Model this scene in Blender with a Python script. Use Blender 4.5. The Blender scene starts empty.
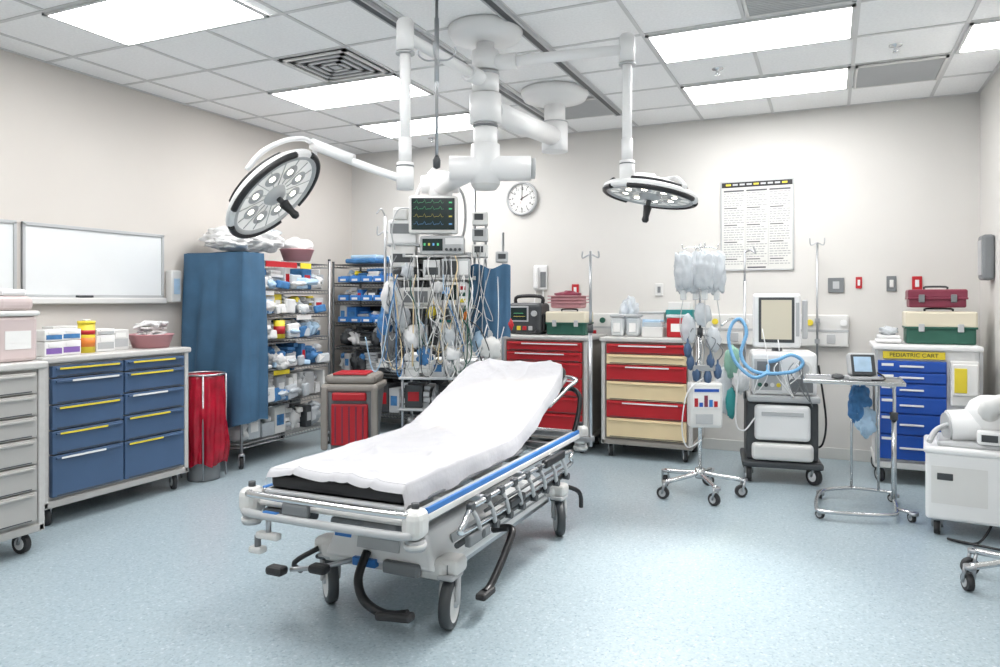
import bpy, bmesh, math, random
from mathutils import Vector, Matrix, noise
random.seed(7)
R=random.uniform
# ---------------------------------------------------------------- materials
MATS={}
def mat(name,col,rough=.5,metal=0,emit=0,alpha=1,trans=0,bump=None,var=None,ecol=None,spec=.5):
    m=bpy.data.materials.new(name); m.use_nodes=True
    nt=m.node_tree; b=nt.nodes['Principled BSDF']
    c=(col[0],col[1],col[2],1)
    b.inputs['Base Color'].default_value=c
    b.inputs['Roughness'].default_value=rough
    b.inputs['Metallic'].default_value=metal
    b.inputs['Specular IOR Level'].default_value=spec
    b.inputs['Alpha'].default_value=alpha
    b.inputs['Transmission Weight'].default_value=trans
    if emit:
        e=ecol or col
        b.inputs['Emission Color'].default_value=(e[0],e[1],e[2],1)
        b.inputs['Emission Strength'].default_value=emit
    def coord():
        t=nt.nodes.new('ShaderNodeTexCoord'); return t.outputs['Object']
    if var:
        sc,amt=var
        n=nt.nodes.new('ShaderNodeTexNoise'); n.inputs['Scale'].default_value=sc; n.inputs['Detail'].default_value=3
        nt.links.new(coord(),n.inputs['Vector'])
        r=nt.nodes.new('ShaderNodeValToRGB')
        r.color_ramp.elements[0].position=.3; r.color_ramp.elements[1].position=.7
        r.color_ramp.elements[0].color=(col[0]*(1-amt),col[1]*(1-amt),col[2]*(1-amt),1)
        r.color_ramp.elements[1].color=(min(1,col[0]*(1+amt)),min(1,col[1]*(1+amt)),min(1,col[2]*(1+amt)),1)
        nt.links.new(n.outputs['Fac'],r.inputs['Fac']); nt.links.new(r.outputs['Color'],b.inputs['Base Color'])
    if bump:
        sc,st=bump
        n=nt.nodes.new('ShaderNodeTexNoise'); n.inputs['Scale'].default_value=sc; n.inputs['Detail'].default_value=4
        nt.links.new(coord(),n.inputs['Vector'])
        bp=nt.nodes.new('ShaderNodeBump'); bp.inputs['Strength'].default_value=st; bp.inputs['Distance'].default_value=.01
        nt.links.new(n.outputs['Fac'],bp.inputs['Height']); nt.links.new(bp.outputs['Normal'],b.inputs['Normal'])
    MATS[name]=m; return m
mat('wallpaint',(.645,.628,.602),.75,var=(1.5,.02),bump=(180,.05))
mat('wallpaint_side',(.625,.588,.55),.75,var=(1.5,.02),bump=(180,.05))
mat('ceiltile',(.90,.90,.90),.9,var=(60,.04),bump=(250,.25))
mat('tbar',(.62,.62,.62),.5)
mat('base',(.60,.60,.58),.5)
mat('lamp',(1,1,1),.5,emit=13.5,ecol=(1,.997,.99))
mat('white',(.79,.79,.79),.35,var=(3,.02))
mat('offwhite',(.69,.685,.67),.4,var=(3,.03))
mat('cream',(.74,.59,.36),.4,var=(4,.04))
mat('offcream',(.68,.62,.49),.4,var=(4,.04))
mat('beigescreen',(.64,.59,.47),.3)
mat('lgrey',(.46,.47,.48),.4,var=(3,.03))
mat('cartgrey',(.42,.41,.395),.45,var=(3,.03))
mat('countertop',(.53,.52,.505),.35,var=(30,.04))
mat('taupe',(.28,.255,.23),.45,var=(3,.04))
mat('grey',(.18,.19,.20),.45,var=(3,.05))
mat('dgrey',(.05,.055,.06),.45,var=(5,.1))
mat('black',(.011,.011,.013),.4,var=(6,.2))
mat('rubber',(.03,.03,.032),.6,var=(6,.2))
mat('chrome',(.68,.69,.70),.22,1,var=(6,.03))
mat('steel',(.46,.47,.49),.35,1,var=(8,.05))
mat('wire',(.34,.34,.35),.35,.9,var=(8,.05))
mat('bluedrawer',(.055,.105,.20),.4,var=(3,.06))
mat('blue',(.01,.075,.40),.35,var=(3,.05))
mat('brightblue',(.03,.18,.52),.4,var=(4,.08))
mat('cover',(.045,.12,.215),.75,var=(5,.12),bump=(8,.4))
mat('packblue',(.05,.18,.40),.6,var=(20,.25),bump=(25,.5))
mat('paleblue',(.40,.56,.72),.5,var=(12,.12),bump=(25,.4))
mat('red',(.45,.010,.018),.4,var=(4,.08))
mat('redbag',(.36,.005,.022),.25,var=(10,.3),bump=(12,1.0))
mat('maroon',(.20,.028,.055),.4,var=(4,.08))
mat('pink',(.50,.24,.26),.45,var=(4,.05))
mat('palepink',(.60,.50,.49),.45,var=(4,.05))
mat('yellow',(.75,.60,.04),.45,var=(4,.05))
mat('orange',(.75,.22,.03),.45,var=(4,.05))
mat('green',(.02,.10,.07),.45,var=(4,.08))
mat('teal',(.02,.23,.23),.5,var=(4,.08))
mat('lgreen',(.25,.45,.35),.5,var=(4,.08))
mat('purple',(.22,.12,.4),.5)
mat('sheet',(.565,.56,.585),.85,var=(4,.02),bump=(14,.6))
mat('linen',(.70,.70,.70),.8,var=(9,.08),bump=(18,.6))
mat('bag',(.68,.72,.76),.2,alpha=.68,bump=(16,.8),var=(10,.06))
mat('clear',(.76,.80,.82),.15,alpha=.5)
mat('hose',(.20,.46,.75),.3,alpha=.9)
mat('screen',(.012,.025,.025),.15)
mat('green_e',(.1,.6,.25),.5,emit=.15)
mat('yellow_e',(.7,.6,.1),.5,emit=.12)
mat('cyan_e',(.15,.4,.75),.5,emit=.15)
mat('whiteboard',(.76,.78,.79),.18,var=(2,.02))
mat('paper',(.80,.795,.78),.8,var=(6,.02))
mat('posterpaper',(.66,.655,.63),.8,var=(6,.02))
mat('ink',(.12,.12,.13),.8)
mat('inklight',(.34,.34,.35),.8)
mat('lens',(.80,.81,.82),.10,emit=.2,ecol=(1,.97,.88))
mat('bulb',(1,.95,.85),.3,emit=5,ecol=(1,.95,.8))
def floor_mat():
    m=bpy.data.materials.new('vinyl_floor'); m.use_nodes=True; nt=m.node_tree; b=nt.nodes['Principled BSDF']
    tc=nt.nodes.new('ShaderNodeTexCoord')
    v=nt.nodes.new('ShaderNodeTexVoronoi'); v.inputs['Scale'].default_value=110
    n=nt.nodes.new('ShaderNodeTexNoise'); n.inputs['Scale'].default_value=60; n.inputs['Detail'].default_value=4; n.inputs['Roughness'].default_value=.7
    for q in (v,n): nt.links.new(tc.outputs['Object'],q.inputs['Vector'])
    r=nt.nodes.new('ShaderNodeValToRGB'); e=r.color_ramp.elements
    e[0].position=0; e[0].color=(.23,.305,.355,1); e[1].position=1; e[1].color=(.54,.60,.635,1)
    k=e.new(.3); k.color=(.345,.425,.47,1)
    k=e.new(.8); k.color=(.38,.46,.50,1)
    nt.links.new(v.outputs['Color'],r.inputs['Fac'])
    r2=nt.nodes.new('ShaderNodeValToRGB'); r2.color_ramp.elements[0].position=.35; r2.color_ramp.elements[1].position=.65
    r2.color_ramp.elements[0].color=(.86,.86,.86,1); r2.color_ramp.elements[1].color=(1.06,1.06,1.06,1)
    nt.links.new(n.outputs['Fac'],r2.inputs['Fac'])
    mx=nt.nodes.new('ShaderNodeMix'); mx.data_type='RGBA'; mx.blend_type='MULTIPLY'; mx.inputs[0].default_value=1
    nt.links.new(r.outputs['Color'],mx.inputs[6]); nt.links.new(r2.outputs['Color'],mx.inputs[7])
    nt.links.new(mx.outputs[2],b.inputs['Base Color'])
    b.inputs['Roughness'].default_value=.32; b.inputs['Specular IOR Level'].default_value=.5
    MATS['floor']=m
floor_mat()

# ---------------------------------------------------------------- mesh builder
def catmull(P,n=6):
    P=[Vector(p) for p in P]
    if len(P)<3: return P
    out=[]
    for i in range(len(P)-1):
        p0=P[max(i-1,0)];p1=P[i];p2=P[i+1];p3=P[min(i+2,len(P)-1)]
        for k in range(n):
            t=k/n
            out.append(.5*((2*p1)+(-p0+p2)*t+(2*p0-5*p1+4*p2-p3)*t*t+(-p0+3*p1-3*p2+p3)*t**3))
    out.append(P[-1]); return out
class B:
    def __init__(s,name,loc=(0,0,0),rz=0):
        s.name=name;s.V=[];s.F=[];s.MI=[];s.S=[];s.mats=[];s.loc=loc;s.rz=math.radians(rz);s.M=Matrix()
    def mi(s,m):
        m=MATS[m]
        if m not in s.mats: s.mats.append(m)
        return s.mats.index(m)
    def add(s,vs,fs,m,smooth=False):
        o=len(s.V); k=s.mi(m)
        for v in vs: s.V.append(s.M@Vector(v))
        for i,f in enumerate(fs):
            s.F.append([o+a for a in f]); s.MI.append(k)
            s.S.append(smooth[i] if isinstance(smooth,list) else smooth)
    def box(s,x0,x1,y0,y1,z0,z1,m,bev=0,rot=None,seg=2):
        c=Vector(((x0+x1)/2,(y0+y1)/2,(z0+z1)/2)); h=Vector((abs(x1-x0)/2,abs(y1-y0)/2,abs(z1-z0)/2))
        if bev:
            bev=min(bev,min(h)*.95)
            bm=bmesh.new(); bmesh.ops.create_cube(bm,size=2)
            for v in bm.verts: v.co=Vector((v.co.x*h.x,v.co.y*h.y,v.co.z*h.z))
            bmesh.ops.bevel(bm,geom=list(bm.edges),offset=bev,segments=seg,profile=.5,affect='EDGES')
            bm.verts.index_update()
            vs=[v.co.copy() for v in bm.verts]; fs=[[v.index for v in f.verts] for f in bm.faces]; bm.free()
        else:
            vs=[Vector((a*h.x,b*h.y,d*h.z)) for a in(-1,1) for b in(-1,1) for d in(-1,1)]
            fs=[(0,1,3,2),(4,6,7,5),(0,4,5,1),(2,3,7,6),(0,2,6,4),(1,5,7,3)]
        if rot:
            Q=(Matrix.Rotation(math.radians(rot[2]),3,'Z')@Matrix.Rotation(math.radians(rot[1]),3,'Y')@Matrix.Rotation(math.radians(rot[0]),3,'X'))
            vs=[Q@v for v in vs]
        s.add([v+c for v in vs],fs,m)
    def cyl(s,p0,p1,r,m,r2=None,seg=16,cap=True):
        p0=Vector(p0);p1=Vector(p1); r2=r if r2 is None else r2
        d=(p1-p0).normalized(); a=d.orthogonal().normalized(); b=d.cross(a)
        vs=[];fs=[];sm=[]
        for p,q in((p0,r),(p1,r2)):
            for i in range(seg):
                t=2*math.pi*i/seg; vs.append(p+q*(math.cos(t)*a+math.sin(t)*b))
        for i in range(seg):
            j=(i+1)%seg; fs.append((i,j,seg+j,seg+i)); sm.append(True)
        if cap: fs.append(list(range(seg))[::-1]); fs.append(list(range(seg,2*seg))); sm+=[False,False]
        s.add(vs,fs,m,sm)
    def tube(s,P,r,m,seg=8,n=6,rib=None,closed=False):
        P=[Vector(p) for p in P]
        if n: P=catmull(P,n)
        d0=(P[1]-P[0]).normalized(); a=d0.orthogonal().normalized()
        vs=[];N=len(P)
        for i,p in enumerate(P):
            d=(P[min(i+1,N-1)]-P[max(i-1,0)]).normalized()
            a=(a-d*a.dot(d)).normalized(); b=d.cross(a)
            q=r*(1+(rib if (rib and i%2) else 0))
            for k in range(seg):
                t=2*math.pi*k/seg; vs.append(p+q*(math.cos(t)*a+math.sin(t)*b))
        fs=[];sm=[]
        for i in range(N-1):
            for k in range(seg):
                j=(k+1)%seg; fs.append((i*seg+k,i*seg+j,(i+1)*seg+j,(i+1)*seg+k)); sm.append(True)
        fs.append(list(range(seg))[::-1]); fs.append(list(range((N-1)*seg,N*seg))); sm+=[False,False]
        s.add(vs,fs,m,sm)
    def lathe(s,prof,c,m,seg=32,smooth=True,sx=1,sy=1):
        c=Vector(c);vs=[];fs=[];n=len(prof)
        for r,z in prof:
            for k in range(seg):
                t=2*math.pi*k/seg; vs.append(c+Vector((r*math.cos(t)*sx,r*math.sin(t)*sy,z)))
        for i in range(n-1):
            for k in range(seg):
                j=(k+1)%seg; fs.append((i*seg+k,i*seg+j,(i+1)*seg+j,(i+1)*seg+k))
        s.add(vs,fs,m,[smooth]*len(fs))
    def blob(s,c,r,m,amp=.15,fr=2.5,sub=3,sq=0):
        c=Vector(c); bm=bmesh.new(); bmesh.ops.create_icosphere(bm,subdivisions=sub,radius=1); bm.verts.index_update()
        off=Vector((R(-50,50),R(-50,50),R(-50,50))); vs=[]
        for v in bm.verts:
            q=v.co.copy()
            if sq: 
                f=1/max(abs(q.x),abs(q.y),abs(q.z)); q=q*(1-sq)+q*f*sq
            q*=1+amp*noise.noise(q*fr+off)*1.5
            vs.append(c+Vector((q.x*r[0],q.y*r[1],q.z*r[2])))
        fs=[[v.index for v in f.verts] for f in bm.faces]; bm.free(); s.add(vs,fs,m,True)
    def surf(s,f,nu,nv,m):
        vs=[f(i/nu,j/nv) for i in range(nu+1) for j in range(nv+1)]
        fs=[(i*(nv+1)+j,i*(nv+1)+j+1,(i+1)*(nv+1)+j+1,(i+1)*(nv+1)+j) for i in range(nu) for j in range(nv)]
        s.add(vs,fs,m,True)
    def caster(s,x,y,h=.12,r=.045,ang=0,w=.026,m='rubber',hub='lgrey'):
        a=math.radians(ang); ax=Vector((math.cos(a),math.sin(a),0)); fw=Vector((-math.sin(a),math.cos(a),0))
        c=Vector((x,y,r))+fw*.02
        s.cyl(c-ax*w/2,c+ax*w/2,r,m,seg=20); s.cyl(c-ax*(w/2+.003),c+ax*(w/2+.003),r*.6,hub,seg=14)
        for k in(-1,1):
            s.cyl(c+ax*k*(w/2+.008),Vector((x,y,h-.01))+ax*k*(w/2+.006),.009,'steel',seg=6)
        s.cyl((x,y,h-.02),(x,y,h),.028,'steel',seg=12)
    def done(s,parent=None):
        me=bpy.data.meshes.new(s.name); me.from_pydata([tuple(v) for v in s.V],[],s.F)
        for m in s.mats: me.materials.append(m)
        me.polygons.foreach_set('material_index',s.MI); me.polygons.foreach_set('use_smooth',s.S)
        bm=bmesh.new(); bm.from_mesh(me); bmesh.ops.recalc_face_normals(bm,faces=list(bm.faces)); bm.to_mesh(me); bm.free()
        me.update(); o=bpy.data.objects.new(s.name,me); bpy.context.collection.objects.link(o)
        o.location=s.loc; o.rotation_euler=(0,0,s.rz)
        if parent: o.parent=parent
        return o
def text(body,size,loc,rot,m,name,parent=None):
    c=bpy.data.curves.new(name,'FONT'); c.body=body; c.size=size; c.align_x='CENTER'; c.align_y='CENTER'; c.extrude=.0008
    c.materials.append(MATS[m]); o=bpy.data.objects.new(name,c); bpy.context.collection.objects.link(o)
    o.location=loc; o.rotation_euler=rot
    if parent: o.parent=parent
    return o

# ---------------------------------------------------------------- room
X0,X1,Y0,Y1,ZC=-5.10,1.12,-1.7,7.04,3.10
b=B('floor'); b.box(X0-.1,X1+.1,Y0-.1,Y1+.1,-.1,0,'floor'); b.done()
b=B('ceiling'); b.box(X0-.1,X1+.1,Y0-.1,Y1+.1,ZC,ZC+.1,'ceiltile'); b.done()
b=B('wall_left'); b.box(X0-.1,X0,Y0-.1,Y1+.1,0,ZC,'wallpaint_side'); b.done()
b=B('wall_back'); b.box(X0,X1,Y1,Y1+.1,0,ZC,'wallpaint'); b.done()
b=B('wall_right'); b.box(X1,X1+.1,Y0-.1,Y1+.1,0,ZC,'wallpaint'); b.done()
b=B('wall_front'); b.box(X0,X1,Y0-.1,Y0,0,ZC,'wallpaint'); b.done()
b=B('baseboard_left'); b.box(X0,X0+.012,Y0,Y1,0,.1,'base',.004); b.done()
b=B('baseboard_back'); b.box(X0+.012,X1-.012,Y1-.012,Y1,0,.1,'base',.004); b.done()
b=B('baseboard_right'); b.box(X1-.012,X1,Y0,Y1,0,.1,'base',.004); b.done()
g=B('ceiling_grid')
gx=-1.09-.62*6
while gx<X1: 
    if gx>X0+.02: g.box(gx-.012,gx+.012,Y0,Y1,ZC-.007,ZC,'tbar')
    gx+=.62
gy=7.05-.61
while gy>Y0: g.box(X0,X1,gy-.012,gy+.012,ZC-.006,ZC,'tbar'); gy-=.61
g.box(X0,X0+.02,Y0,Y1,ZC-.007,ZC,'tbar'); g.box(X0,X1,Y1-.02,Y1,ZC-.007,ZC,'tbar'); g.box(X1-.02,X1,Y0,Y1,ZC-.007,ZC,'tbar')
g.done()
for (a,c,w) in [(-4.25,2.78,1.22),(-4.19,4.61,1.24),(-4.19,5.83,1.24),(-1.09,5.83,1.24),(-1.09,4.61,1.24),(.77,5.22,.34),
                (-4.19,.34,1.24),(-1.09,2.17,1.24),(-1.09,-.27,1.24),(-2.95,1.56,1.24)]:
    p=B('ceiling_light_panel',(a+w/2,c+.305,ZC-.006))
    p.box(-w/2+.03,w/2-.03,-.275,.275,-.008,.0,'lamp')
    for q in ((-w/2+.012,w/2-.012,-.293,-.272),(-w/2+.012,w/2-.012,.272,.293),(-w/2+.012,-w/2+.033,-.293,.293),(w/2-.033,w/2-.012,-.293,.293)):
        p.box(q[0],q[1],q[2],q[3],-.012,0,'tbar')
    p.done()
def vent(name,x,y,w,d):
    p=B(name,(x+w/2,y+d/2,ZC-.006)); 
    p.box(-w/2+.02,w/2-.02,-d/2+.02,d/2-.02,-.003,0,'black')
    for k,o in enumerate((0,.062,.124,.186)):
        xx=w/2-.03-o; yy=d/2-.03-o; q=.030; zz=-.012
        for (x0,x1,y0,y1) in ((-xx,xx,-yy,-yy+q),(-xx,xx,yy-q,yy),(-xx,-xx+q,-yy,yy),(xx-q,xx,-yy,yy)): p.box(x0,x1,y0,y1,zz,-.003,'offwhite' if k==0 else 'lgrey')
    p.box(-.035,.035,-.035,.035,-.012,-.003,'lgrey'); p.done()
vent('ceiling_air_diffuser',-3.57,4.0,.62,.61)
def grille(x,y):
    p=B('ceiling_return_grille',(x+.31,y+.305,ZC-.006)); p.box(-.29,.29,-.29,.29,-.004,0,'grey')
    for k in range(22): p.box(-.27,.27,-.272+k*.0255,-.256+k*.0255,-.014,-.004,'lgrey')
    for q in((-.29,.29,-.29,-.272),(-.29,.29,.272,.29),(-.29,-.272,-.29,.29),(.272,.29,-.29,.29)): p.box(q[0],q[1],q[2],q[3],-.018,0,'offwhite')
    p.done()
grille(.15,5.83); grille(-.47,3.95); grille(-2.35,5.83)
for x,y in((-.75,5.52),(.4,5.5),(-3.8,6.65)):
    p=B('ceiling_sprinkler',(x,y,ZC)); p.lathe([(.0,-.05),(.02,-.045),(.012,-.03),(.012,-.012),(.04,-.008),(.042,0)],(0,0,0),'chrome',16); p.done()
for x in (-2.40,-1.735):
    p=B('iv_ceiling_track',(x,0,ZC)); p.box(-.022,.022,2.0,6.44,-.03,-.006,'dgrey'); p.box(-.034,-.022,2.0,6.44,-.034,-.006,'lgrey'); p.box(.022,.034,2.0,6.44,-.034,-.006,'lgrey'); p.done()

# ---------------------------------------------------------------- wall items
def wboard(y0,y1):
    p=B('whiteboard',(X0+.003,(y0+y1)/2,1.68)); h=(y1-y0)/2
    p.box(.0,.012,-h,h,-.25,.25,'whiteboard')
    for q in((-h,h,-.265,-.24),(-h,h,.24,.265),(-h,-h+.02,-.26,.26),(h-.02,h,-.26,.26)): p.box(0,.025,q[0],q[1],q[2],q[3],'lgrey',.004)
    p.box(0,.06,-h,h,-.31,-.262,'offwhite',.01); p.box(.02,.06,-.2,-.08,-.262,-.245,'dgrey',.004); p.done()
wboard(3.21,4.38); wboard(2.0,3.17)
p=B('glove_dispenser',(X0+.003,4.46,1.5)); p.box(0,.08,-.05,.05,-.12,.15,'offwhite',.01); p.box(.08,.083,-.03,.03,-.05,.08,'paleblue'); p.done()
YW=Y1-.003
p=B('poster',(-.61,YW,2.085)); p.box(-.31,.31,-.008,0,-.405,.405,'posterpaper'); p.box(-.31,.31,-.011,-.008,.355,.405,'black')
for k in range(9): p.box(-.27+k*.061,-.225+k*.061,-.0125,-.011,.372,.388,'lgrey' if k%4 else 'yellow')
for cx in(-.2,0,.2):
    p.box(cx-.09,cx+.09,-.0095,-.008,.315,.33,'ink')
    for k in range(30):
        z=.30-k*.0225
        if k%7==6: p.box(cx-.085,cx+.03,-.0095,-.008,z-.005,z+.004,'ink'); continue
        x=cx-.088
        while x<cx+.07:
            w=R(.012,.04); p.box(x,min(x+w,cx+.09),-.0095,-.008,z-.0035,z+.0035,'inklight'); x+=w+.008
for sx in(-.1,.1): p.box(sx-.0015,sx+.0015,-.0095,-.008,-.37,.34,'inklight')
p.box(-.08,.08,-.0095,-.008,-.392,-.378,'ink')
for q in((-.318,-.306,-.41,.41),(.306,.318,-.41,.41),(-.318,.318,-.414,-.402),(-.318,.318,.402,.414)): p.box(q[0],q[1],-.014,0,q[2],q[3],'lgrey')
p.done()
p=B('clock',(-2.93,YW,2.46)); p.M=Matrix.Rotation(math.radians(90),4,'X')
p.lathe([(.153,0),(.175,.0),(.18,.02),(.172,.04),(.158,.042),(.153,.018)],(0,0,0),'lgrey',40)
p.lathe([(0,.02),(.156,.02)],(0,0,0),'paper',40)
for k in range(60):
    a=math.radians(k*6); L=.016 if k%5 else .026; w=.0015 if k%5 else .004
    c=Vector((math.cos(a),math.sin(a),0)); q=Vector((-c.y,c.x,0))
    vs=[c*.148+q*w+Vector((0,0,.023)),c*.148-q*w+Vector((0,0,.023)),c*(.148-L)-q*w+Vector((0,0,.023)),c*(.148-L)+q*w+Vector((0,0,.023))]
    p.add(vs,[(0,1,2,3)],'black')
def hand(ang,L,w,m):
    a=math.radians(90-ang); c=Vector((math.cos(a),math.sin(a),0)); q=Vector((-c.y,c.x,0)); z=Vector((0,0,.027))
    p.add([c*-.02+q*w+z,c*-.02-q*w+z,c*L-q*w*.5+z,c*L+q*w*.5+z],[(0,1,2,3)],m)
hand(2,.12,.005,'black'); hand(62,.085,.006,'black'); hand(200,.12,.0015,'red')
ck=p.done()
for k in range(1,13):
    a=math.radians(90-k*30); text(str(k),.040,(.105*math.cos(a),-.0245,.105*math.sin(a)),(math.radians(90),0,0),'black','numeral_%d'%k,ck)
p=B('telephone',(-2.725,YW,1.63)); p.box(-.075,.075,-.03,0,-.13,.13,'white',.015); p.box(-.065,-.01,-.075,-.03,-.12,.12,'white',.02); p.box(.005,.065,-.034,-.03,-.1,.06,'grey')
p.tube([(-.04,-.05,-.12),(-.05,-.06,-.3),(0,-.05,-.38),(.03,-.03,-.25),(.03,-.02,-.13)],.006,'white'); p.done()
def plate(nm,x,z,w,h,m,m2):
    p=B(nm,(x,YW,z)); p.box(-w/2,w/2,-.012,0,-h/2,h/2,m,.004); p.box(-w/5,w/5,-.017,-.012,-h/4,h/4,m2,.002); p.done()
plate('thermostat',.05,1.53,.13,.13,'grey','lgrey'); plate('fire_alarm_pull',.23,1.55,.05,.10,'red','white')
plate('light_switch',.48,1.54,.075,.13,'grey','offwhite'); plate('power_outlet',.67,1.54,.075,.12,'red','white'); plate('power_outlet',-2.35,1.5,.075,.12,'red','white')
plate('power_outlet',-1.5,1.5,.075,.12,'offwhite','grey')
p=B('medical_gas_raceway',(-1.05,YW,1.13)); p.box(-1.25,1.2,-.05,0,-.14,.14,'offwhite',.01); p.box(-1.25,1.2,-.055,-.05,-.01,.01,'lgrey')
for k in range(9):
    x=-1.1+k*.27; p.box(x-.035,x+.035,-.058,-.05,-.11,-.03,['red','white','lgrey'][k%3],.003)
    p.cyl((x+.1,-.07,.07),(x+.1,-.05,.07),.028,['green','yellow','white'][k%3],seg=14)
p.done()
p=B('loudspeaker',(X1-.003,6.52,1.72)); p.box(-.08,0,-.09,.09,-.17,.17,'grey',.02); p.box(-.085,-.08,-.07,.07,-.13,.13,'lgrey'); p.done()
p=B('iv_pole',(-.10,YW-.06,0)); p.cyl((0,-.06,.72),(0,-.06,1.9),.009,'steel'); p.box(-.02,.02,-.07,0,1.02,1.06,'steel'); p.box(-.02,.02,-.07,0,1.2,1.24,'steel')
p.tube([(-.06,-.06,1.94),(-.05,-.06,1.88),(0,-.06,1.9),(.05,-.06,1.88),(.06,-.06,1.94)],.005,'steel'); p.done()

# ---------------------------------------------------------------- drawer carts
def cart(name,loc,rz,W,D,H,cols,body,top):
    p=B(name,loc,rz); w=W/2; d=D/2
    for x in(-w+.07,w-.07):
        for y in(-d+.07,d-.07): p.caster(x,y,.13,.055,R(-40,40),.03,hub='white')
    p.box(-w,w,-d,d,.12,.165,body,.008)
    p.box(-w+.02,w-.02,-d+.02,d-.01,.16,H-.04,body)
    for x in(-w,w-.035):
        for y in (-d,d-.035): p.box(x,x+.035,y,y+.035,.12,H-.03,top,.006)
    p.box(-w-.015,w+.015,-d-.015,d+.015,H-.04,H,top,.012,seg=3)
    n=len(cols); cw=(W-.09)/n
    for i,rows in enumerate(cols):
        x0=-w+.045+i*cw+.006; x1=x0+cw-.012; z=H-.055; tot=sum(r[0] for r in rows); sc=(H-.055-.18)/tot
        for hh,c,lab in rows:
            hz=hh*sc; 
            p.box(x0,x1,-d-.012,-d+.03,z-hz+.006,z-.002,c,.005)
            p.box(x0+.02,x1-.02,-d-.026,-d-.008,z-.026,z-.012,c,.004)
            p.box(x0+.03,x1-.03,-d-.0135,-d-.011,z-hz+.012,z-hz+.018,'dgrey')
            if lab: 
                f0,f1=(.04,.55) if lab=='yellow' else (.1,.5)
                a=x0+(x1-x0)*R(f0,f0+.15); e=a+(x1-x0)*R(f1,f1+.3); p.box(a,min(e,x1-.02),-d-.0275,-d-.026,z-.025,z-.013,lab)
            z-=hz
    return p
BD='bluedrawer'
L=[(.6,BD,'yellow'),(1.25,BD,'paper'),(1.2,BD,'yellow'),(1.15,BD,'yellow'),(2,BD,'paper')]
Rr=[(.6,BD,'yellow'),(1.05,BD,'yellow'),(1.1,BD,'paper'),(1.25,BD,'yellow'),(1.9,BD,'yellow')]
cart('supply_drawer_cart',(-4.645,3.42,0),90,1.10,.60,1.05,[L,Rr],'cartgrey','countertop').done()
CG='cartgrey'
cart('supply_drawer_cart',(-4.28,2.22,0),90,.84,.6,1.06,[[(1,CG,None),(1,CG,None),(1,CG,None),(1.2,CG,None),(1.2,CG,None),(1.4,CG,None)]],'cartgrey','countertop').done()
rows=[(.6,'red','white'),(.6,'cream',None),(.95,'red','white'),(1.1,'cream',None),(1.0,'red','white'),(1.15,'cream',None)]
cart('procedure_drawer_cart',(-1.46,6.59,0),0,.80,.60,1.07,[rows],'taupe','countertop').done()
cart('procedure_drawer_cart',(-2.41,6.59,0),0,.84,.60,1.07,[[(.6,'red','white'),(.6,'red','white'),(.95,'red',None),(1.1,'red','white'),(1.0,'red',None),(1.15,'red',None)]],'taupe','countertop').done()
p=B('pediatric_crash_cart',(.66,6.56,0))
for x in(-.3,.3):
    for y in(-.24,.24): p.caster(x,y,.13,.055,R(-40,40),.03)
p.box(-.35,.35,-.3,.3,.12,.17,'offwhite',.01); p.box(-.34,.34,-.27,.29,.17,1.02,'white',.006); p.box(-.36,.36,-.31,.3,1.02,1.06,'white',.012)
p.box(-.33,.13,-.29,-.25,.19,.94,'blue',.004); p.box(-.29,.12,-.296,-.27,.955,1.01,'yellow',.003)
z=.94
for hz in(.085,.085,.1,.13,.16,.19):
    p.box(-.325,.125,-.312,-.285,z-hz+.005,z-.004,'blue',.006); p.box(-.18,-.02,-.324,-.312,z-hz*.55,z-hz*.55+.014,'white',.003)
    p.box(-.3,-.22,-.314,-.312,z-.04,z-.02,'paper'); z-=hz
for x in(-.345,.335): p.box(x,x+.02,-.3,-.28,.15,1.02,'lgrey')
p.box(.15,.33,-.33,-.27,.62,.95,'offwhite',.01); p.box(.16,.32,-.345,-.33,.7,.93,'paper',.01); p.box(.17,.25,-.35,-.33,.72,.90,'yellow',.004)
p.box(.15,.33,-.36,-.27,.3,.55,'clear',.01); p.blob((.24,-.31,.42),(.08,.04,.1),'orange')
p.box(-.40,-.35,-.2,.1,.5,.9,'lgrey',.01)
pc=p.done(); text('PEDIATRIC CART',.042,(-.085,-.298,.983),(math.radians(90),0,0),'black','cart_label',pc)

# ---------------------------------------------------------------- wire racks
def rack(name,loc,rz,L,D,H,zs,m='wire'):
    p=B(name,loc,rz); l=L/2; d=D/2
    for x in(-l,l):
        for y in(-d,d):
            p.caster(x,y,.13,.05,R(-40,40),.03); p.cyl((x,y,.12),(x,y,H),.0125,m,seg=10); p.cyl((x,y,H),(x,y,H+.015),.014,'dgrey',seg=10)
    for z in zs:
        for y in(-d,d):
            for dz in(0,-.03): p.cyl((-l,y,z+dz),(l,y,z+dz),.004,m,seg=6)
            n=int(L/.04)
            for k in range(n): 
                x=-l+L*k/n; p.cyl((x,y,z),(x+L/n/2,y,z-.03),.002,m,seg=4,cap=False)
        for x in(-l,l):
            for dz in(0,-.03): p.cyl((x,-d,z+dz),(x,d,z+dz),.004,m,seg=6)
        n=int(L/.03)
        for k in range(1,n): p.cyl((-l+L*k/n,-d,z+.003),(-l+L*k/n,d,z+.003),.0025,m,seg=4,cap=False)
        for y in(-d/3,d/3): p.cyl((-l,y,z),(l,y,z),.004,m,seg=6)
    return p
ZS=[.20,.50,.79,1.05,1.27,1.49,1.74]
r1=rack('wire_shelving_rack',(-4.72,5.17,0),90,1.16,.58,1.78,ZS)
r1.box(-.3,.1,-.298,-.292,1.69,1.74,'red'); r1.box(.15,.3,-.298,-.292,1.69,1.74,'yellow'); r1.box(-.35,-.2,-.298,-.292,1.44,1.48,'paper'); r1.box(.1,.3,-.298,-.292,1.22,1.26,'paper'); r1.box(-.2,0,-.298,-.292,.74,.78,'yellow')
r1.done()
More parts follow.
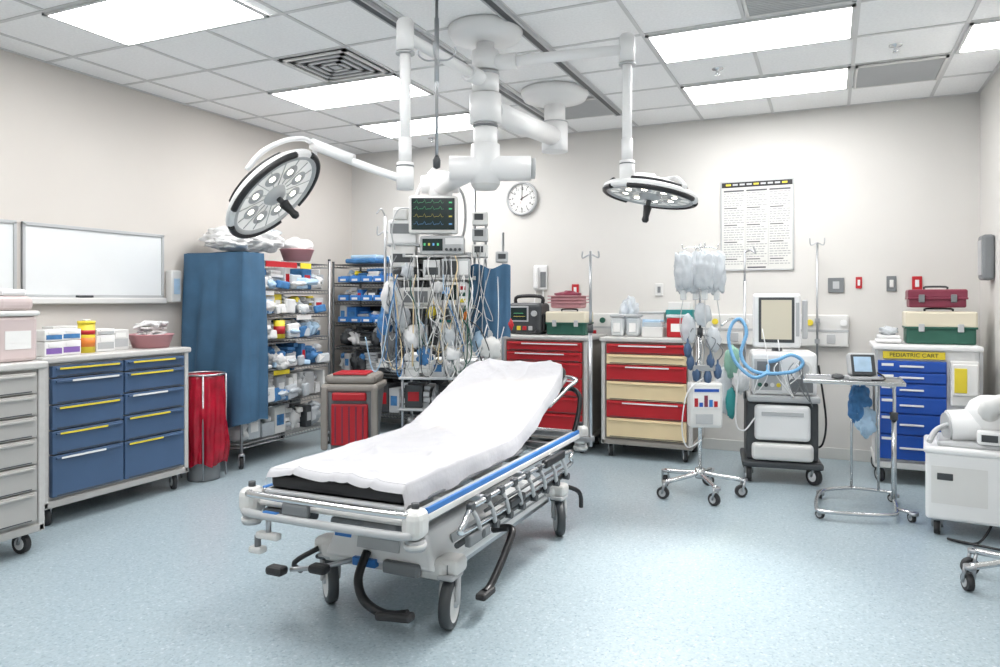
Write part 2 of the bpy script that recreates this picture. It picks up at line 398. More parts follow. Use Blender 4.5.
rack('wire_shelving_rack',(-4.30,6.68,0),0,1.2,.5,1.80,[.20,.62,.9,1.15,1.38,1.58,1.78],'dgrey').done()
def fill(p,x0,x1,y0,y1,z,h,pal,lo=.7,hi=1.0):
    x=x0
    while x<x1-.03:
        w=min(R(.06,.17),x1-x); hh=h*R(lo,hi); m=random.choice(pal); k=random.random(); yy=y0+R(0,.03)
        if k<.28: p.box(x+.004,x+w-.004,yy,y1,z,z+hh,m,.006); p.box(x+w*.2,x+w*.8,yy-.002,yy,z+hh*.3,z+hh*.7,random.choice(['paper','packblue','lgrey','red','white']))
        elif k<.55:
            n=random.randint(3,7)
            for i in range(n): 
                p.box(x+R(0,.015),x+w-R(0,.015),yy+R(0,.04),y1,z+hh*i/n,z+hh*(i+.92)/n,random.choice([m,m,'paper','linen','bag']),.006,rot=(0,R(-4,4),R(-6,6)))
        elif k<.85:
            p.blob((x+w/2,(yy+y1)/2,z+hh*.4),(w*.55,(y1-y0)*.5,hh*.42),m,.3,2.4,3,.4)
            p.blob((x+w*R(.3,.7),yy+.07,z+hh*.75),(w*.35,.06,hh*.22),random.choice(pal),.35,2.4,3)
        else:
            p.box(x+.006,x+w-.006,yy,yy+.008,z,z+hh*.55,m,.003);p.box(x+.006,x+.014,yy,y1,z,z+hh*.55,m);p.box(x+w-.014,x+w-.006,yy,y1,z,z+hh*.55,m)
            for i in range(5): p.blob((x+w*R(.25,.75),yy+R(.05,.15),z+hh*R(.4,.8)),(.035,.05,.035),random.choice(['linen','bag','paleblue','white','linen']),.25,2,2)
        x+=w
s=B('shelved_medical_supplies',(-4.72,5.17,0),90)
pals=[['linen','bag','linen','offwhite','dgrey'],['lgrey','offwhite','linen','lgrey','grey'],['packblue','paleblue','linen','packblue','packblue','cover'],['packblue','linen','paleblue','bag','grey','lgrey','cover'],['linen','bag','offwhite','yellow','paleblue','orange','grey'],['linen','white','packblue','paper','bag','lgrey']]
for i,z in enumerate(ZS[:-1]):
    hh=(ZS[i+1]-z)-.05
    s.box(-.55,.55,.24,.27,z+.012,z+hh,'grey')
    fill(s,-.54,.54,0,.24,z+.012,hh,['grey','lgrey','packblue','linen','offwhite'],.85,1.0)
    fill(s,-.54,.54,-.27,-.02,z+.012,hh,pals[i],.75,1.0)
s.cyl((-.12,-.285,1.062),(-.12,-.285,1.22),.05,'yellow',seg=20); s.cyl((-.12,-.285,1.1),(-.12,-.285,1.17),.0505,'red',seg=20)
for k in range(36):
    z=random.choice(ZS[1:-1]); s.box(*(lambda x,w,h:(x-w,x+w,-.31,-.27,z+.012,z+h))(R(-.5,.5),R(.03,.09),R(.04,.14)),random.choice(['bag','linen','paleblue','packblue','bag','linen','paper']),.012,rot=(R(-12,4),R(-8,8),R(-8,8)))
for k in range(14):
    z=random.choice(ZS[1:-1]); s.blob((R(-.5,.5),-.30,z+R(.03,.10)),(R(.05,.11),.035,R(.02,.05)),random.choice(['bag','linen','paleblue','bag','linen']),.35,2.5,3)
s.done()
s=B('linen_pile',(-4.72,5.02,1.83),90)
for x,y,z,a,c,h in((-.24,-.05,.05,.24,.2,.055),(-.05,-.1,.09,.2,.2,.10),(.06,.1,.07,.18,.16,.07),(-.2,.1,.11,.2,.16,.10),(-.32,-.1,.05,.16,.15,.06)): s.blob((x,y,z),(a,c,h),'linen',.3,3,4)
for x,y,z,a,c,h in((.05,-.12,.14,.12,.12,.07),(-.15,-.1,.15,.13,.12,.07)): s.blob((x,y,z),(a,c,h),'bag',.35,3,4)
s.box(-.1,.16,-.1,.1,.08,.15,'paper',.01,rot=(8,-14,10)); s.done()
s=B('wash_basin',(-4.60,5.48,1.768)); s.lathe([(0,0),(.12,0),(.155,.1),(.165,.105),(.16,.11),(.145,.1),(.11,.012),(.0,.012)],(0,0,0),'pink',28)
s.blob((0,0,.13),(.14,.15,.085),'linen',.3,2.6,3); s.done()
s=B('shelved_medical_supplies',(-4.30,6.68,0))
zz=[.20,.62,.9,1.15,1.38,1.58,1.78]
pal2=[['dgrey','black','lgrey','black'],['grey','lgrey','dgrey','packblue'],['dgrey','lgrey','linen','grey'],['brightblue','linen','grey','dgrey'],['brightblue','brightblue','dgrey','linen'],['brightblue','packblue','yellow','brightblue','grey']]
for i in range(6):
    hh=(zz[i+1]-zz[i])-.05
    s.box(-.57,.57,.12,.2,zz[i]+.012,zz[i]+hh,'dgrey')
    fill(s,-.57,.57,-.20,.1,zz[i]+.012,hh,pal2[i],.65,.98)
for i in(3,4,5):
    for k in range(7):
        x=-.53+k*.15; z=zz[i]+.012; s.box(x,x+.135,-.262,-.25,z,z+.06,'brightblue',.004); s.box(x+.03,x+.1,-.265,-.262,z+.012,z+.035,'paper')
s.done()
s=B('blue_packs',(-4.3,6.68,1.797)); s.box(-.5,-.1,-.18,.1,0,.05,'packblue',.015); s.box(-.45,-.12,-.15,.1,.05,.09,'paleblue',.012); s.box(0,.4,-.2,.1,0,.06,'packblue',.015); s.done()
s=B('rack_cover',(-4.72,5.17,0),90)
def cov(u,v):
    z=1.795-v*(1.42); q=u*.90
    if q<.66: x=-.625; y=.31-q
    else: x=-.625+(q-.66)*1.0; y=-.35
    fl=v*.09
    n1=noise.noise(Vector((u*7,v*1.2,3)))*.06*v**.6; 
    wav=math.sin(u*26+v*2)*.016*(.3+v)
    if q<.66: x-=fl*.6*math.sin(math.pi*q/.66)+n1+wav
    else: y-=fl*.3+n1*.5+abs(wav); x+=.02*v
    z+=.03*math.sin(u*9)*v
    return (x,y,z)
s.surf(cov,60,40,'cover')
s.surf(lambda u,v:(-.62+u*.2,-.34+v*.66,1.798+.004*math.sin(u*9+v*7)),10,16,'cover')
s.done()

# ---------------------------------------------------------------- counter items
def gbox(nm,x,y,z,w,d,h,m,lab,rz=90):
    p=B(nm,(x,y,z),rz); p.box(-w/2,w/2,-d/2,d/2,0,h,m,.004); p.box(-w/2+.01,w/2-.01,-d/2-.002,-d/2,h*.15,h*.55,lab); p.box(-w*.3,w*.3,-d/2-.003,-d/2,h*.62,h*.85,'paper')
    p.box(-w*.25,w*.25,-d*.2,d*.2,h,h+.002,'paper'); p.done()
gbox('glove_box',-4.45,2.97,1.051,.12,.12,.09,'paper','purple'); gbox('glove_box',-4.45,2.97,1.144,.12,.12,.07,'paper','packblue')
gbox('glove_box',-4.50,3.12,1.051,.13,.12,.09,'paper','purple'); gbox('glove_box',-4.50,3.12,1.144,.13,.12,.07,'white','packblue')
gbox('tissue_box',-4.55,3.40,1.051,.14,.12,.11,'white','lgrey'); gbox('tissue_box',-4.55,3.40,1.164,.14,.12,.04,'white','lgrey'); gbox('gauze_box',-4.60,3.55,1.051,.14,.12,.14,'offwhite','lgrey')
gbox('tissue_box',-4.80,3.30,1.051,.2,.12,.17,'offwhite','lgrey')
s=B('wipes_canister',(-4.5,3.265,1.051)); s.cyl((0,0,0),(0,0,.19),.052,'yellow',seg=24); s.cyl((0,0,.04),(0,0,.10),.0525,'orange',seg=24); s.cyl((0,0,.12),(0,0,.15),.0525,'red',seg=24); s.cyl((0,0,.19),(0,0,.21),.054,'yellow',seg=24); s.box(-.02,.02,-.02,.02,.21,.22,'white',.005); s.done()
s=B('wash_basin',(-4.55,3.81,1.051)); s.lathe([(0,0),(.125,0),(.155,.09),(.167,.095),(.162,.10),(.147,.09),(.12,.012),(.0,.012)],(0,0,0),'pink',32,sy=.95)
for k in range(20): s.box(-.04+R(-.06,.05),.04+R(-.04,.05),R(-.11,0),R(.02,.10),.07+k*.005,.080+k*.0055,random.choice(['paper','linen','white','bag']),.003,rot=(R(-22,22),R(-22,22),R(0,180)))
s.done()
s=B('sharps_container',(-4.13,2.53,1.061),90); s.box(-.11,.11,-.09,.09,0,.25,'palepink',.02); s.box(-.12,.12,-.1,.1,.25,.28,'offwhite',.012); s.box(-.10,.10,-.08,.08,.28,.36,'palepink',.03,seg=3); s.box(-.07,.07,-.06,.06,.36,.40,'white',.015); s.box(-.07,.07,-.093,-.09,.07,.17,'paper'); s.done()
s=B('otoscope_stand',(-4.06,2.30,1.061)); s.lathe([(0,0),(.06,0),(.055,.02),(.015,.03),(0,.03)],(0,0,0),'black',20); s.cyl((0,0,.02),(0,0,.1),.008,'black'); s.box(-.05,.05,-.03,.03,.09,.13,'black',.01); s.done()

# ---------------------------------------------------------------- bins
def bagbin(nm,loc,r,h):
    s=B(nm,loc); s.lathe([(0,0),(r*.8,.0),(r*.82,.02),(r*.97,h*.95),(r,h*.95)],(0,0,0),'grey',28)
    def f(u,v):
        a=u*2*math.pi; fold=math.sin(a*9)*.010+math.sin(a*23+v*4)*.006+noise.noise(Vector((math.cos(a)*3,math.sin(a)*3,v*3)))*.03
        if v<.12: q=v/.12; rr=r*(.86+.16*q); z=h*(.97+.03*q)
        else: q=(v-.12)/.88; rr=r*(1.03+.10*math.sin(q*3)) +fold*(.4+q); z=h*(1.0-.84*q)+math.sin(a*5)*.02*q
        return (rr*math.cos(a),rr*math.sin(a),z)
    s.surf(f,96,30,'redbag'); s.lathe([(r*.88,h*.9),(0.0,h*.86)],(0,0,0),'redbag',28)
    s.tube([(r*1.06*math.cos(k*math.pi/8),r*1.06*math.sin(k*math.pi/8),h+.002) for k in range(17)],.008,'steel',n=3)
    for k in range(4):
        a=math.radians(45+k*90); c,q=math.cos(a)*r*1.1,math.sin(a)*r*1.1; s.cyl((c,q,.02),(c,q,h),.007,'steel',seg=8)
    return s
bagbin('red_bag_waste_bin',(-4.47,4.23,0),.148,.82).done()
s=B('biohazard_waste_bin',(-3.86,5.38,0),22)
def frus(s,x,y,z0,z1,k,m):
    vs=[(a*x*k,b*y*k,z0) for a,b in((-1,-1),(1,-1),(1,1),(-1,1))]+[(a*x,b*y,z1) for a,b in((-1,-1),(1,-1),(1,1),(-1,1))]
    s.add(vs,[(3,2,1,0),(4,5,6,7),(0,1,5,4),(1,2,6,5),(2,3,7,6),(3,0,4,7)],m)
frus(s,.22,.2,.05,.62,.78,'grey'); s.box(-.245,.245,-.225,.225,.61,.67,'taupe',.02); s.box(-.22,.22,-.2,.2,.67,.75,'taupe',.03)
s.box(-.25,-.19,-.235,-.19,.1,.66,'taupe',.02); s.box(.19,.25,-.235,-.19,.1,.66,'taupe',.02)
s.box(-.16,.16,-.216,-.19,.14,.5,'red',.01); s.box(-.15,.15,-.24,-.2,.53,.6,'red',.015); s.box(-.15,.15,-.2,.1,.748,.765,'red',.01)
for k in range(5): s.box(-.13+k*.06,-.115+k*.06,-.222,-.214,.16,.48,'maroon',.003)
for x in(-.16,.16):
    for y in(-.14,.14): s.caster(x,y,.07,.03,R(0,90),.02)
s.box(-.16,.16,-.26,-.2,.03,.055,'black',.01); s.done()

# ---------------------------------------------------------------- stretcher
p=B('hospital_stretcher',(-1.81,3.30,0))
def wheel(x,y,ang=0):
    a=math.radians(ang); ax=Vector((math.cos(a),math.sin(a),0)); fw=Vector((-math.sin(a),math.cos(a),0)); c=Vector((x,y,.105))-fw*.03
    p.M=Matrix.Translation(c)@ax.to_track_quat('Z','Y').to_matrix().to_4x4()
    p.lathe([(0,-.02),(.03,-.024),(.06,-.016),(.078,-.024)],(0,0,0),'offwhite',28)
    p.lathe([(.077,-.024),(.1,-.022),(.105,-.008),(.105,.008),(.1,.022),(.077,.024)],(0,0,0),'dgrey',32)
    p.lathe([(.078,.024),(.06,.016),(.03,.024),(0,.02)],(0,0,0),'offwhite',28)
    p.cyl((0,0,-.034),(0,0,.034),.018,'steel')
    p.M=Matrix()
    t=Vector((x,y,.26))
    for k in(-1,1): p.tube([c+ax*k*.034,c+ax*k*.036+Vector((0,0,.06)),t+ax*k*.03-Vector((0,0,.02))],.013,'lgrey',n=4)
    p.box(c.x-.04,c.x+.04,c.y-.05,c.y+.06,.212,.235,'lgrey',.012)
    p.box(x-.055,x+.055,y-.055,y+.055,.225,.30,'offwhite',.025,seg=3)
    p.box(x-.03,x+.03,y-.07,y+.05,.205,.228,'dgrey',.01)
wheel(.325,-.53,12); wheel(-.325,-.53,48); wheel(.325,.82,30); wheel(-.325,.82,10)
p.box(-.33,.33,-.60,-.46,.20,.29,'offwhite',.03,seg=3); p.box(-.33,.33,.75,.89,.22,.29,'offwhite',.03,seg=3)
for x in(-.24,.24): p.box(x-.03,x+.03,-.55,.82,.18,.25,'steel',.01)
def wedge(x,y0,y1,z0,z1,top,m):
    k=top; vs=[(-x,y0,z0),(x,y0,z0),(x,y1,z0),(-x,y1,z0),(-x*k,y0+.04,z1),(x*k,y0+.04,z1),(x*k,y1-.08,z1),(-x*k,y1-.08,z1)]
    bm=bmesh.new(); V=[bm.verts.new(v) for v in vs]
    for f in((3,2,1,0),(4,5,6,7),(0,1,5,4),(1,2,6,5),(2,3,7,6),(3,0,4,7)): bm.faces.new([V[i] for i in f])
    bmesh.ops.bevel(bm,geom=list(bm.edges),offset=.02,segments=3,profile=.5,affect='EDGES'); bm.verts.index_update()
    p.add([v.co.copy() for v in bm.verts],[[v.index for v in f.verts] for f in bm.faces],m); bm.free()
wedge(.28,-.52,.80,.20,.30,.9,'white'); wedge(.29,-.62,-.05,.24,.41,.78,'white'); wedge(.25,.25,.80,.28,.37,.8,'white')
p.box(-.11,.11,-.612,-.60,.30,.35,'lgrey',.004,rot=(-12,0,0)); p.box(-.12,.0,-.635,-.60,.225,.262,'brightblue',.004); p.box(.04,.22,-.64,-.60,.215,.27,'grey',.01); p.box(-.24,-.15,-.60,-.585,.33,.36,'brightblue',.003,rot=(-12,0,0))
for k in range(6): p.box(.333,.336,-.59+k*.02,-.58+k*.02,.22,.275,'grey')
p.box(.262,.268,-.42,-.14,.31,.35,'lgrey',.002,rot=(0,-20,0)); 
for y in(-.30,.50):
    p.cyl((0,y,.30),(0,y,.48),.09,'offwhite',seg=24)
    p.lathe([(.085 if k%2 else .068,.42+k*.012) for k in range(11)],(0,y,0),'dgrey',24)
    p.box(-.22,.22,y-.09,y+.09,.535,.565,'grey',.008)
base_n=len(p.V)
fz=.57
for x in(-.40,.40):
    p.box(x-.018,x+.018,-1.0,1.0,fz-.025,fz+.025,'lgrey',.006)
for y in(-.98,-.35,.2,.6,.98): p.box(-.40,.40,y-.018,y+.018,fz-.02,fz+.015,'steel',.005)
for x in(-.36,.36): p.box(x-.012,x+.012,-.95,.95,fz-.06,fz-.03,'grey',.004)
p.tube([(-.40,-.96,.585),(-.40,-1.05,.60),(-.33,-1.08,.60),(.33,-1.08,.60),(.40,-1.05,.60),(.40,-.96,.585)],.014,'chrome',n=5,seg=12)
p.tube([(-.40,-.98,.53),(-.42,-1.06,.53),(-.33,-1.09,.525),(.33,-1.09,.525),(.42,-1.06,.53),(.40,-.98,.53)],.017,'lgrey',n=5,seg=12)
p.tube([(-.40,.98,.56),(-.42,1.05,.56),(-.33,1.08,.56),(.33,1.08,.56),(.42,1.05,.56),(.40,.98,.56)],.018,'chrome',n=5,seg=12)
p.box(-.37,.37,-1.05,-.93,.548,.575,'offwhite',.012); p.box(-.36,.36,-1.02,-.93,.595,.612,'lgrey',.008)
p.box(-.20,-.06,-1.098,-1.07,.54,.59,'grey',.01); p.box(-.30,-.22,-1.10,-1.08,.51,.545,'brightblue',.004)
p.box(-.34,-.1,-1.06,-.96,.50,.545,'dgrey',.015); p.box(.0,.3,-1.03,-.93,.49,.54,'grey',.015)
for x in(-.42,.42):
    for y in(-1.03,1.03):
        p.box(x-.045,x+.045,y-.055,y+.055,.505,.62,'offwhite',.035,seg=3); p.cyl((x,y,.465),(x,y,.505),.04,'lgrey',seg=20); p.cyl((x,y,.475),(x,y,.492),.046,'offwhite',seg=24); p.cyl((x,y,.62),(x,y,.64),.016,'dgrey')
for sx in(-1,1):
    p.box(sx*.425-.008,sx*.425+.008,-.95,.97,.578,.602,'brightblue',.004)
    p.box(sx*.425-.012,sx*.425+.012,-.95,.97,.552,.578,'offwhite',.004)
    X=sx*.465
    p.tube([(X,-.62,.53),(X+sx*.01,-.70,.49),(X,-.62,.44),(X,.60,.44),(X+sx*.01,.68,.49),(X,.60,.53),(X,-.62,.53)],.012,'chrome',n=5)
    p.tube([(X-sx*.02,-.72,.395),(X-sx*.02,.66,.395)],.013,'dgrey',n=0)
    p.tube([(X+sx*.012,-.5,.487),(X+sx*.012,.5,.487)],.008,'dgrey',n=0)
    for k in range(8):
        y=-.62+k*.165; p.tube([(X,y,.53),(X+sx*.014,y+.04,.47),(X,y+.10,.395)],.011,'lgrey',n=4); p.box(X-.014,X+.014,y-.026,y+.026,.512,.548,'dgrey',.006)
        p.cyl((X-.018,y+.10,.395),(X+.018,y+.10,.395),.019,'dgrey',seg=12)
    p.box(X-.018,X+.018,.28,.58,.51,.555,'black',.01); p.box(X-.016,X+.016,-.66,-.44,.37,.42,'grey',.01); p.box(X-.016,X+.016,-.2,.0,.42,.46,'black',.01)
    for y in(-.5,0,.45): p.box(min(sx*.4,X),max(sx*.4,X),y-.02,y+.02,.53,.555,'steel',.004)
p.box(-.36,.36,-1.0,.24,.595,.612,'grey',.006)
p.box(-.345,.345,-1.0,.25,.612,.680,'black',.025,seg=4)
ang=math.degrees(math.atan2(.30,.78))
p.M=Matrix.Translation((0,.22,.615))@Matrix.Rotation(math.radians(ang),4,'X')
p.box(-.33,.33,0,.86,-.03,-.005,'lgrey',.008); p.box(-.33,.33,0,.87,-.003,.065,'black',.03,seg=4)
p.tube([(-.33,.5,-.02),(-.36,.75,-.03),(-.33,.9,-.03),(.33,.9,-.03),(.36,.75,-.03),(.33,.5,-.02)],.013,'chrome',n=5)
p.M=Matrix()
for x in(-.2,.2): p.cyl((x,.45,.57),(x,.75,.80),.016,'steel'); p.cyl((x,.45,.57),(x,.62,.69),.026,'dgrey')
for sx in(-1,1): p.tube([(sx*.40,.95,.58),(sx*.41,1.02,.70),(sx*.40,1.06,.80),(sx*.34,1.07,.84),(sx*.26,1.06,.82)],.016,'black',n=5,seg=10)
p.cyl((-.30,-1.06,.53),(-.30,-1.06,.44),.012,'steel'); p.box(-.36,-.24,-1.08,-1.04,.42,.45,'offwhite',.01); p.cyl((-.36,-1.06,.43),(-.36,-1.06,.38),.014,'grey'); p.box(-.40,-.33,-1.08,-1.03,.355,.385,'offwhite',.01)
p.box(.16,.34,-1.04,-.9,.48,.55,'grey',.02)
pts=catmull([(0,-1.012,.655),(0,-.992,.684),(0,-.93,.690),(0,-.5,.690),(0,0,.690),(0,.16,.695),(0,.30,.735),(0,.65,.868),(0,.93,.978),(0,1.0,.993),(0,1.045,.975),(0,1.06,.92)],10)
def sheet(u,v):
    k=u*(len(pts)-1); i=int(min(k,len(pts)-2)); f=k-i; c=pts[i]*(1-f)+pts[i+1]*f
    w=(v-.5)*2; a=abs(w); sx=1 if w>0 else -1
    hw=.350
    if c.y>.25: hw=.350-.08*max(0,(c.y-.80)/.24)**2
    drop=(.085 if sx>0 else .035)*(1+.25*noise.noise(Vector((c.y*2.2,sx*3,1)))) 
    if c.y<-.7 and sx<0: drop*=.6
    if c.y>.95: drop*=.6
    if a<.8: x=a/.8*hw; dz=0
    else: q=(a-.8)/.2; x=hw+.010*math.sin(min(q*2,1)*1.57)+.006*math.sin(c.y*19)*q; dz=-drop*q**.85
    crown=.006*(1-a*a); X=x*sx
    def ridge(t): return 1-abs(noise.noise(t))*2.2
    wr=.008*noise.noise(Vector((X*4,c.y*3,0)))+.016*max(0,ridge(Vector((X*2.2+c.y*1.5,c.y*3.2-X,5))))**4
    wr+=.010*max(0,ridge(Vector((X*5-c.y*2,c.y*4,8))))**5
    if -.25<c.y<.7: g=math.exp(-((c.y-.18)/.22)**2); wr+=.024*g*max(0,ridge(Vector((X*1.6,c.y*9+X*2,9))))**3
    ed=1 if a<.55 else (.25+.75*(.8-a)/.25 if a<.8 else .25)
    return (X,c.y,c.z+dz+crown+wr*ed+.003)
p.surf(sheet,260,110,'sheet')
for v in p.V[base_n:]:
    v.x*=.945
    if v.y<0: v.y*=.925
p.tube([(-.05,-.62,.29),(-.04,-.70,.20),(.02,-.74,.13),(.14,-.76,.10),(.24,-.75,.115)],.020,'black',n=6,seg=10); p.box(.10,.27,-.79,-.735,.085,.12,'rubber',.012,rot=(0,-6,0))
p.tube([(-.10,-.58,.25),(-.22,-.68,.22),(-.36,-.76,.21)],.011,'steel',n=4); 
for x,y in((-.40,-.80),(-.24,-.71)): p.box(x-.045,x+.045,y-.03,y+.03,.195,.235,'rubber',.015)
p.tube([(-.33,-.6,.26),(-.42,-.66,.2),(-.45,-.58,.13)],.012,'black',n=4)
p.tube([(.30,-.05,.27),(.42,-.1,.30),(.43,-.2,.22),(.42,-.33,.12),(.42,-.40,.105)],.018,'black',n=6,seg=10); p.box(.395,.445,-.45,-.33,.085,.115,'rubber',.01)
p.tube([(-.30,-.05,.27),(-.42,-.1,.30),(-.43,-.2,.22),(-.42,-.33,.12)],.016,'black',n=6,seg=10)
p.tube([(.30,.9,.27),(.40,.98,.22),(.41,1.0,.12)],.014,'black',n=5)
ix,iy=.47,1.0
p.cyl((ix,iy,.5),(ix,iy,1.25),.012,'steel'); p.cyl((ix,iy,1.2),(ix,iy,1.70),.009,'steel'); p.cyl((ix,iy,1.2),(ix,iy,1.25),.018,'dgrey')
p.tube([(ix-.05,iy,1.70),(ix-.05,iy,1.66),(ix,iy,1.68),(ix+.05,iy,1.66),(ix+.05,iy,1.70)],.005,'steel',n=5); p.box(.37,.49,.96,1.03,.53,.56,'steel',.005)
p.done()

# ---------------------------------------------------------------- surgical light boom
HA=Vector((-1.96,4.10,0))
p=B('surgical_light_boom')
p.lathe([(0,3.095),(.23,3.095),(.235,3.07),(.215,3.03),(.12,3.01),(.05,3.0)],(HA.x,HA.y,0),'white',40)
p.cyl((HA.x,HA.y,3.02),(HA.x,HA.y,2.69),.055,'white',seg=24)
p.cyl((HA.x,HA.y,2.95),(HA.x,HA.y,2.83),.085,'white',seg=28); p.cyl((HA.x,HA.y,2.80),(HA.x,HA.y,2.69),.085,'white',seg=28); p.cyl((HA.x,HA.y,2.815),(HA.x,HA.y,2.80),.088,'lgrey',seg=28)
def larm(z,post,zb,C,N,sc):
    post=Vector(post)
    a=Vector((HA.x,HA.y,z)); e=Vector((post.x,post.y,z+.02)); d=(e-a).normalized()
    p.cyl(a,e,.036,'white',r2=.030,seg=18); p.cyl(a,a+d*.2,.05,'white',seg=18)
    p.cyl((post.x,post.y,z+.09),(post.x,post.y,z-.06),.046,'white',seg=22); p.lathe([(.046,0),(.035,.018),(0,.022)],(post.x,post.y,z+.09),'white',22)
    p.cyl((post.x,post.y,z),(post.x,post.y,zb+.05),.029,'white',seg=18); p.cyl((post.x,post.y,zb+.22),(post.x,post.y,zb+.08),.034,'white',seg=18)
    p.cyl((post.x,post.y,zb+.09),(post.x,post.y,zb-.05),.045,'white',seg=22); p.cyl((post.x,post.y,z-.065),(post.x,post.y,z-.075),.05,'lgrey',seg=22); p.cyl((post.x,post.y,zb+.075),(post.x,post.y,zb+.068),.047,'grey',seg=22)
    C=Vector(C);N=Vector(N).normalized(); P=Vector((post.x,post.y,zb))
    e1=P-C; e1=(e1-N*e1.dot(N)).normalized(); e2=N.cross(e1)
    rr=.345*sc
    arc=[C-N*.03+e2*rr*.96]+[C-N*.045+rr*(math.cos(t)*e1+math.sin(t)*e2) for t in [math.radians(q) for q in(70,45,20,0,-20,-45,-70)]]+[C-N*.03-e2*rr*.96]
    if (P-C).length>.4:
        p.tube(arc,.013,'white',n=5,seg=10); Q=C-N*.045+e1*rr
        p.tube([P,P+(Q-P)*.5+Vector((0,0,-.01)),Q],.022,'white',n=5,seg=12); p.cyl(P+(Q-P)*.55,Q,.03,'white',seg=14)
    else:
        Q=C-N*.10*sc; p.tube([P+Vector((0,0,-.02)),(P+Q)/2,Q],.028,'white',n=5,seg=12)
        arc=[C-N*.02+e2*.3*sc]+[C-N*.085*sc+e2*q*sc for q in(.22,.1,0,-.1,-.22)]+[C-N*.02-e2*.3*sc]; p.tube(arc,.014,'white',n=5,seg=10)
    p.M=Matrix.Translation(C)@Vector((0,0,-1)).rotation_difference(N).to_matrix().to_4x4()@Matrix.Scale(sc,4)
    p.lathe([(0,.10),(.10,.095),(.17,.075),(.21,.05)],(0,0,0),'white',40)
    p.lathe([(.21,.05),(.235,.04)],(0,0,0),'dgrey',40)
    p.lathe([(.235,.04),(.29,.022),(.312,.004),(.314,-.012),(.305,-.026),(.285,-.032)],(0,0,0),'white',48)
    p.lathe([(.285,-.032),(.268,-.036),(.262,-.022)],(0,0,0),'lgrey',48)
    p.lathe([(.262,-.022),(.16,-.012),(.075,-.016)],(0,0,0),'lens',48)
    p.lathe([(.075,-.016),(.06,-.04),(.035,-.05),(0,-.05)],(0,0,0),'lgrey',28)
    for k in range(3):
        a0=math.radians(k*120+15); A=[(.300*math.cos(a0+j*.18),.300*math.sin(a0+j*.18),-.024) for j in range(10)]
        p.tube(A,.018,'black',n=3,seg=8)
        A=[(.27*math.cos(a0+j*.18),.27*math.sin(a0+j*.18),.030) for j in range(9)]; p.tube(A,.014,'black',n=3,seg=8)
    for k in range(8):
        a0=math.radians(k*45); cx,cy=.165*math.cos(a0),.165*math.sin(a0)
        p.lathe([(.05,-.020),(.046,-.024),(.02,-.018)],(cx,cy,0),'lgrey',20); p.cyl((cx,cy,-.022),(cx,cy,-.016),.018,'bulb',seg=12)
    for k in range(16):
        a0=math.radians(k*22.5); c_,s_=math.cos(a0),math.sin(a0); p.tube([(.08*c_,.08*s_,-.018),(.255*c_,.255*s_,-.024)],.0025,'lgrey',n=0,seg=5)
    p.cyl((0,0,-.05),(0,0,-.10),.016,'dgrey'); p.lathe([(0,-.085),(.03,-.09),(.026,-.11),(.02,-.16),(.024,-.185),(.015,-.20),(0,-.202)],(0,0,0),'black',20)
    p.M=Matrix()
NL=(.70,.19,-.69); CL=(-2.67,2.99,1.965)
larm(2.765,(-2.03,3.27,0),2.03,CL,NL,.95)
NR=(-.16,-.10,-.97); CR=(-1.0,4.43,2.055)
larm(2.875,(-1.10,4.26,0),2.14,CR,NR,.92)
p.done()
def spot(nm,loc,to,power,size,blend,col,rad=.15):
    l=bpy.data.lights.new(nm,'SPOT'); l.energy=power; l.spot_size=math.radians(size); l.spot_blend=blend; l.color=col; l.shadow_soft_size=rad
    o=bpy.data.objects.new(nm,l); bpy.context.collection.objects.link(o); o.location=loc; o.rotation_euler=(Vector(to)-Vector(loc)).to_track_quat('-Z','Y').to_euler()
N=Vector(NL).normalized(); c=Vector(CL)+N*.26
spot('surgical_beam_and_fill',c,(-1.72,3.72,.78),190,28,.95,(1,.84,.54),.1)
spot('surgical_beam_and_fill',(-.98,4.40,1.80),(-.75,3.3,0),170,80,1,(1,.98,.95))  # soft fill added under the right head to brighten the floor, off its axis

# equipment boom
p=B('equipment_boom')
HB=Vector((-2.03,5.55,0))
p.lathe([(0,3.095),(.27,3.095),(.275,3.07),(.25,3.02),(.14,3.0),(.08,2.97)],(HB.x,HB.y,0),'white',40)
p.cyl((HB.x,HB.y,3.0),(HB.x,HB.y,2.62),.085,'white',seg=28); p.cyl((HB.x,HB.y,2.83),(HB.x,HB.y,2.60),.105,'white',seg=28); p.cyl((HB.x,HB.y,2.84),(HB.x,HB.y,2.83),.107,'lgrey',seg=28)
E=Vector((HA.x,HA.y,0))
a=Vector((HB.x,HB.y,2.72)); e=Vector((E.x+.02,E.y+.05,2.59)); 
p.cyl(a,e,.075,'white',seg=24); 
p.cyl((E.x,E.y,2.68),(E.x,E.y,2.50),.10,'white',seg=28); p.cyl((E.x,E.y,2.50),(E.x,E.y,2.30),.075,'white',seg=28); p.cyl((E.x,E.y,2.49),(E.x,E.y,2.475),.08,'grey',seg=28)
p.cyl((E.x,E.y,2.37),(E.x,E.y,2.12),.09,'white',seg=28); p.lathe([(.09,0),(.07,-.03),(0,-.035)],(E.x,E.y,2.12),'offwhite',28)
p.cyl((-2.16,4.00,2.22),(-1.70,4.21,2.22),.078,'white',seg=24); p.cyl((-1.70,4.21,2.22),(-1.675,4.222,2.22),.065,'lgrey',seg=24)
T=Vector((-2.95,5.30,0))
p.cyl((E.x-.08,E.y+.06,2.25),(T.x,T.y,2.34),.07,'white',seg=22)
p.cyl((T.x,T.y,2.46),(T.x,T.y,2.2),.10,'white',seg=26); p.cyl((T.x-.14,T.y-.06,2.36),(T.x+.14,T.y+.06,2.36),.075,'white',seg=22)
p.M=Matrix.Translation((T.x,T.y,0))@Matrix.Rotation(math.radians(25),4,'Z')
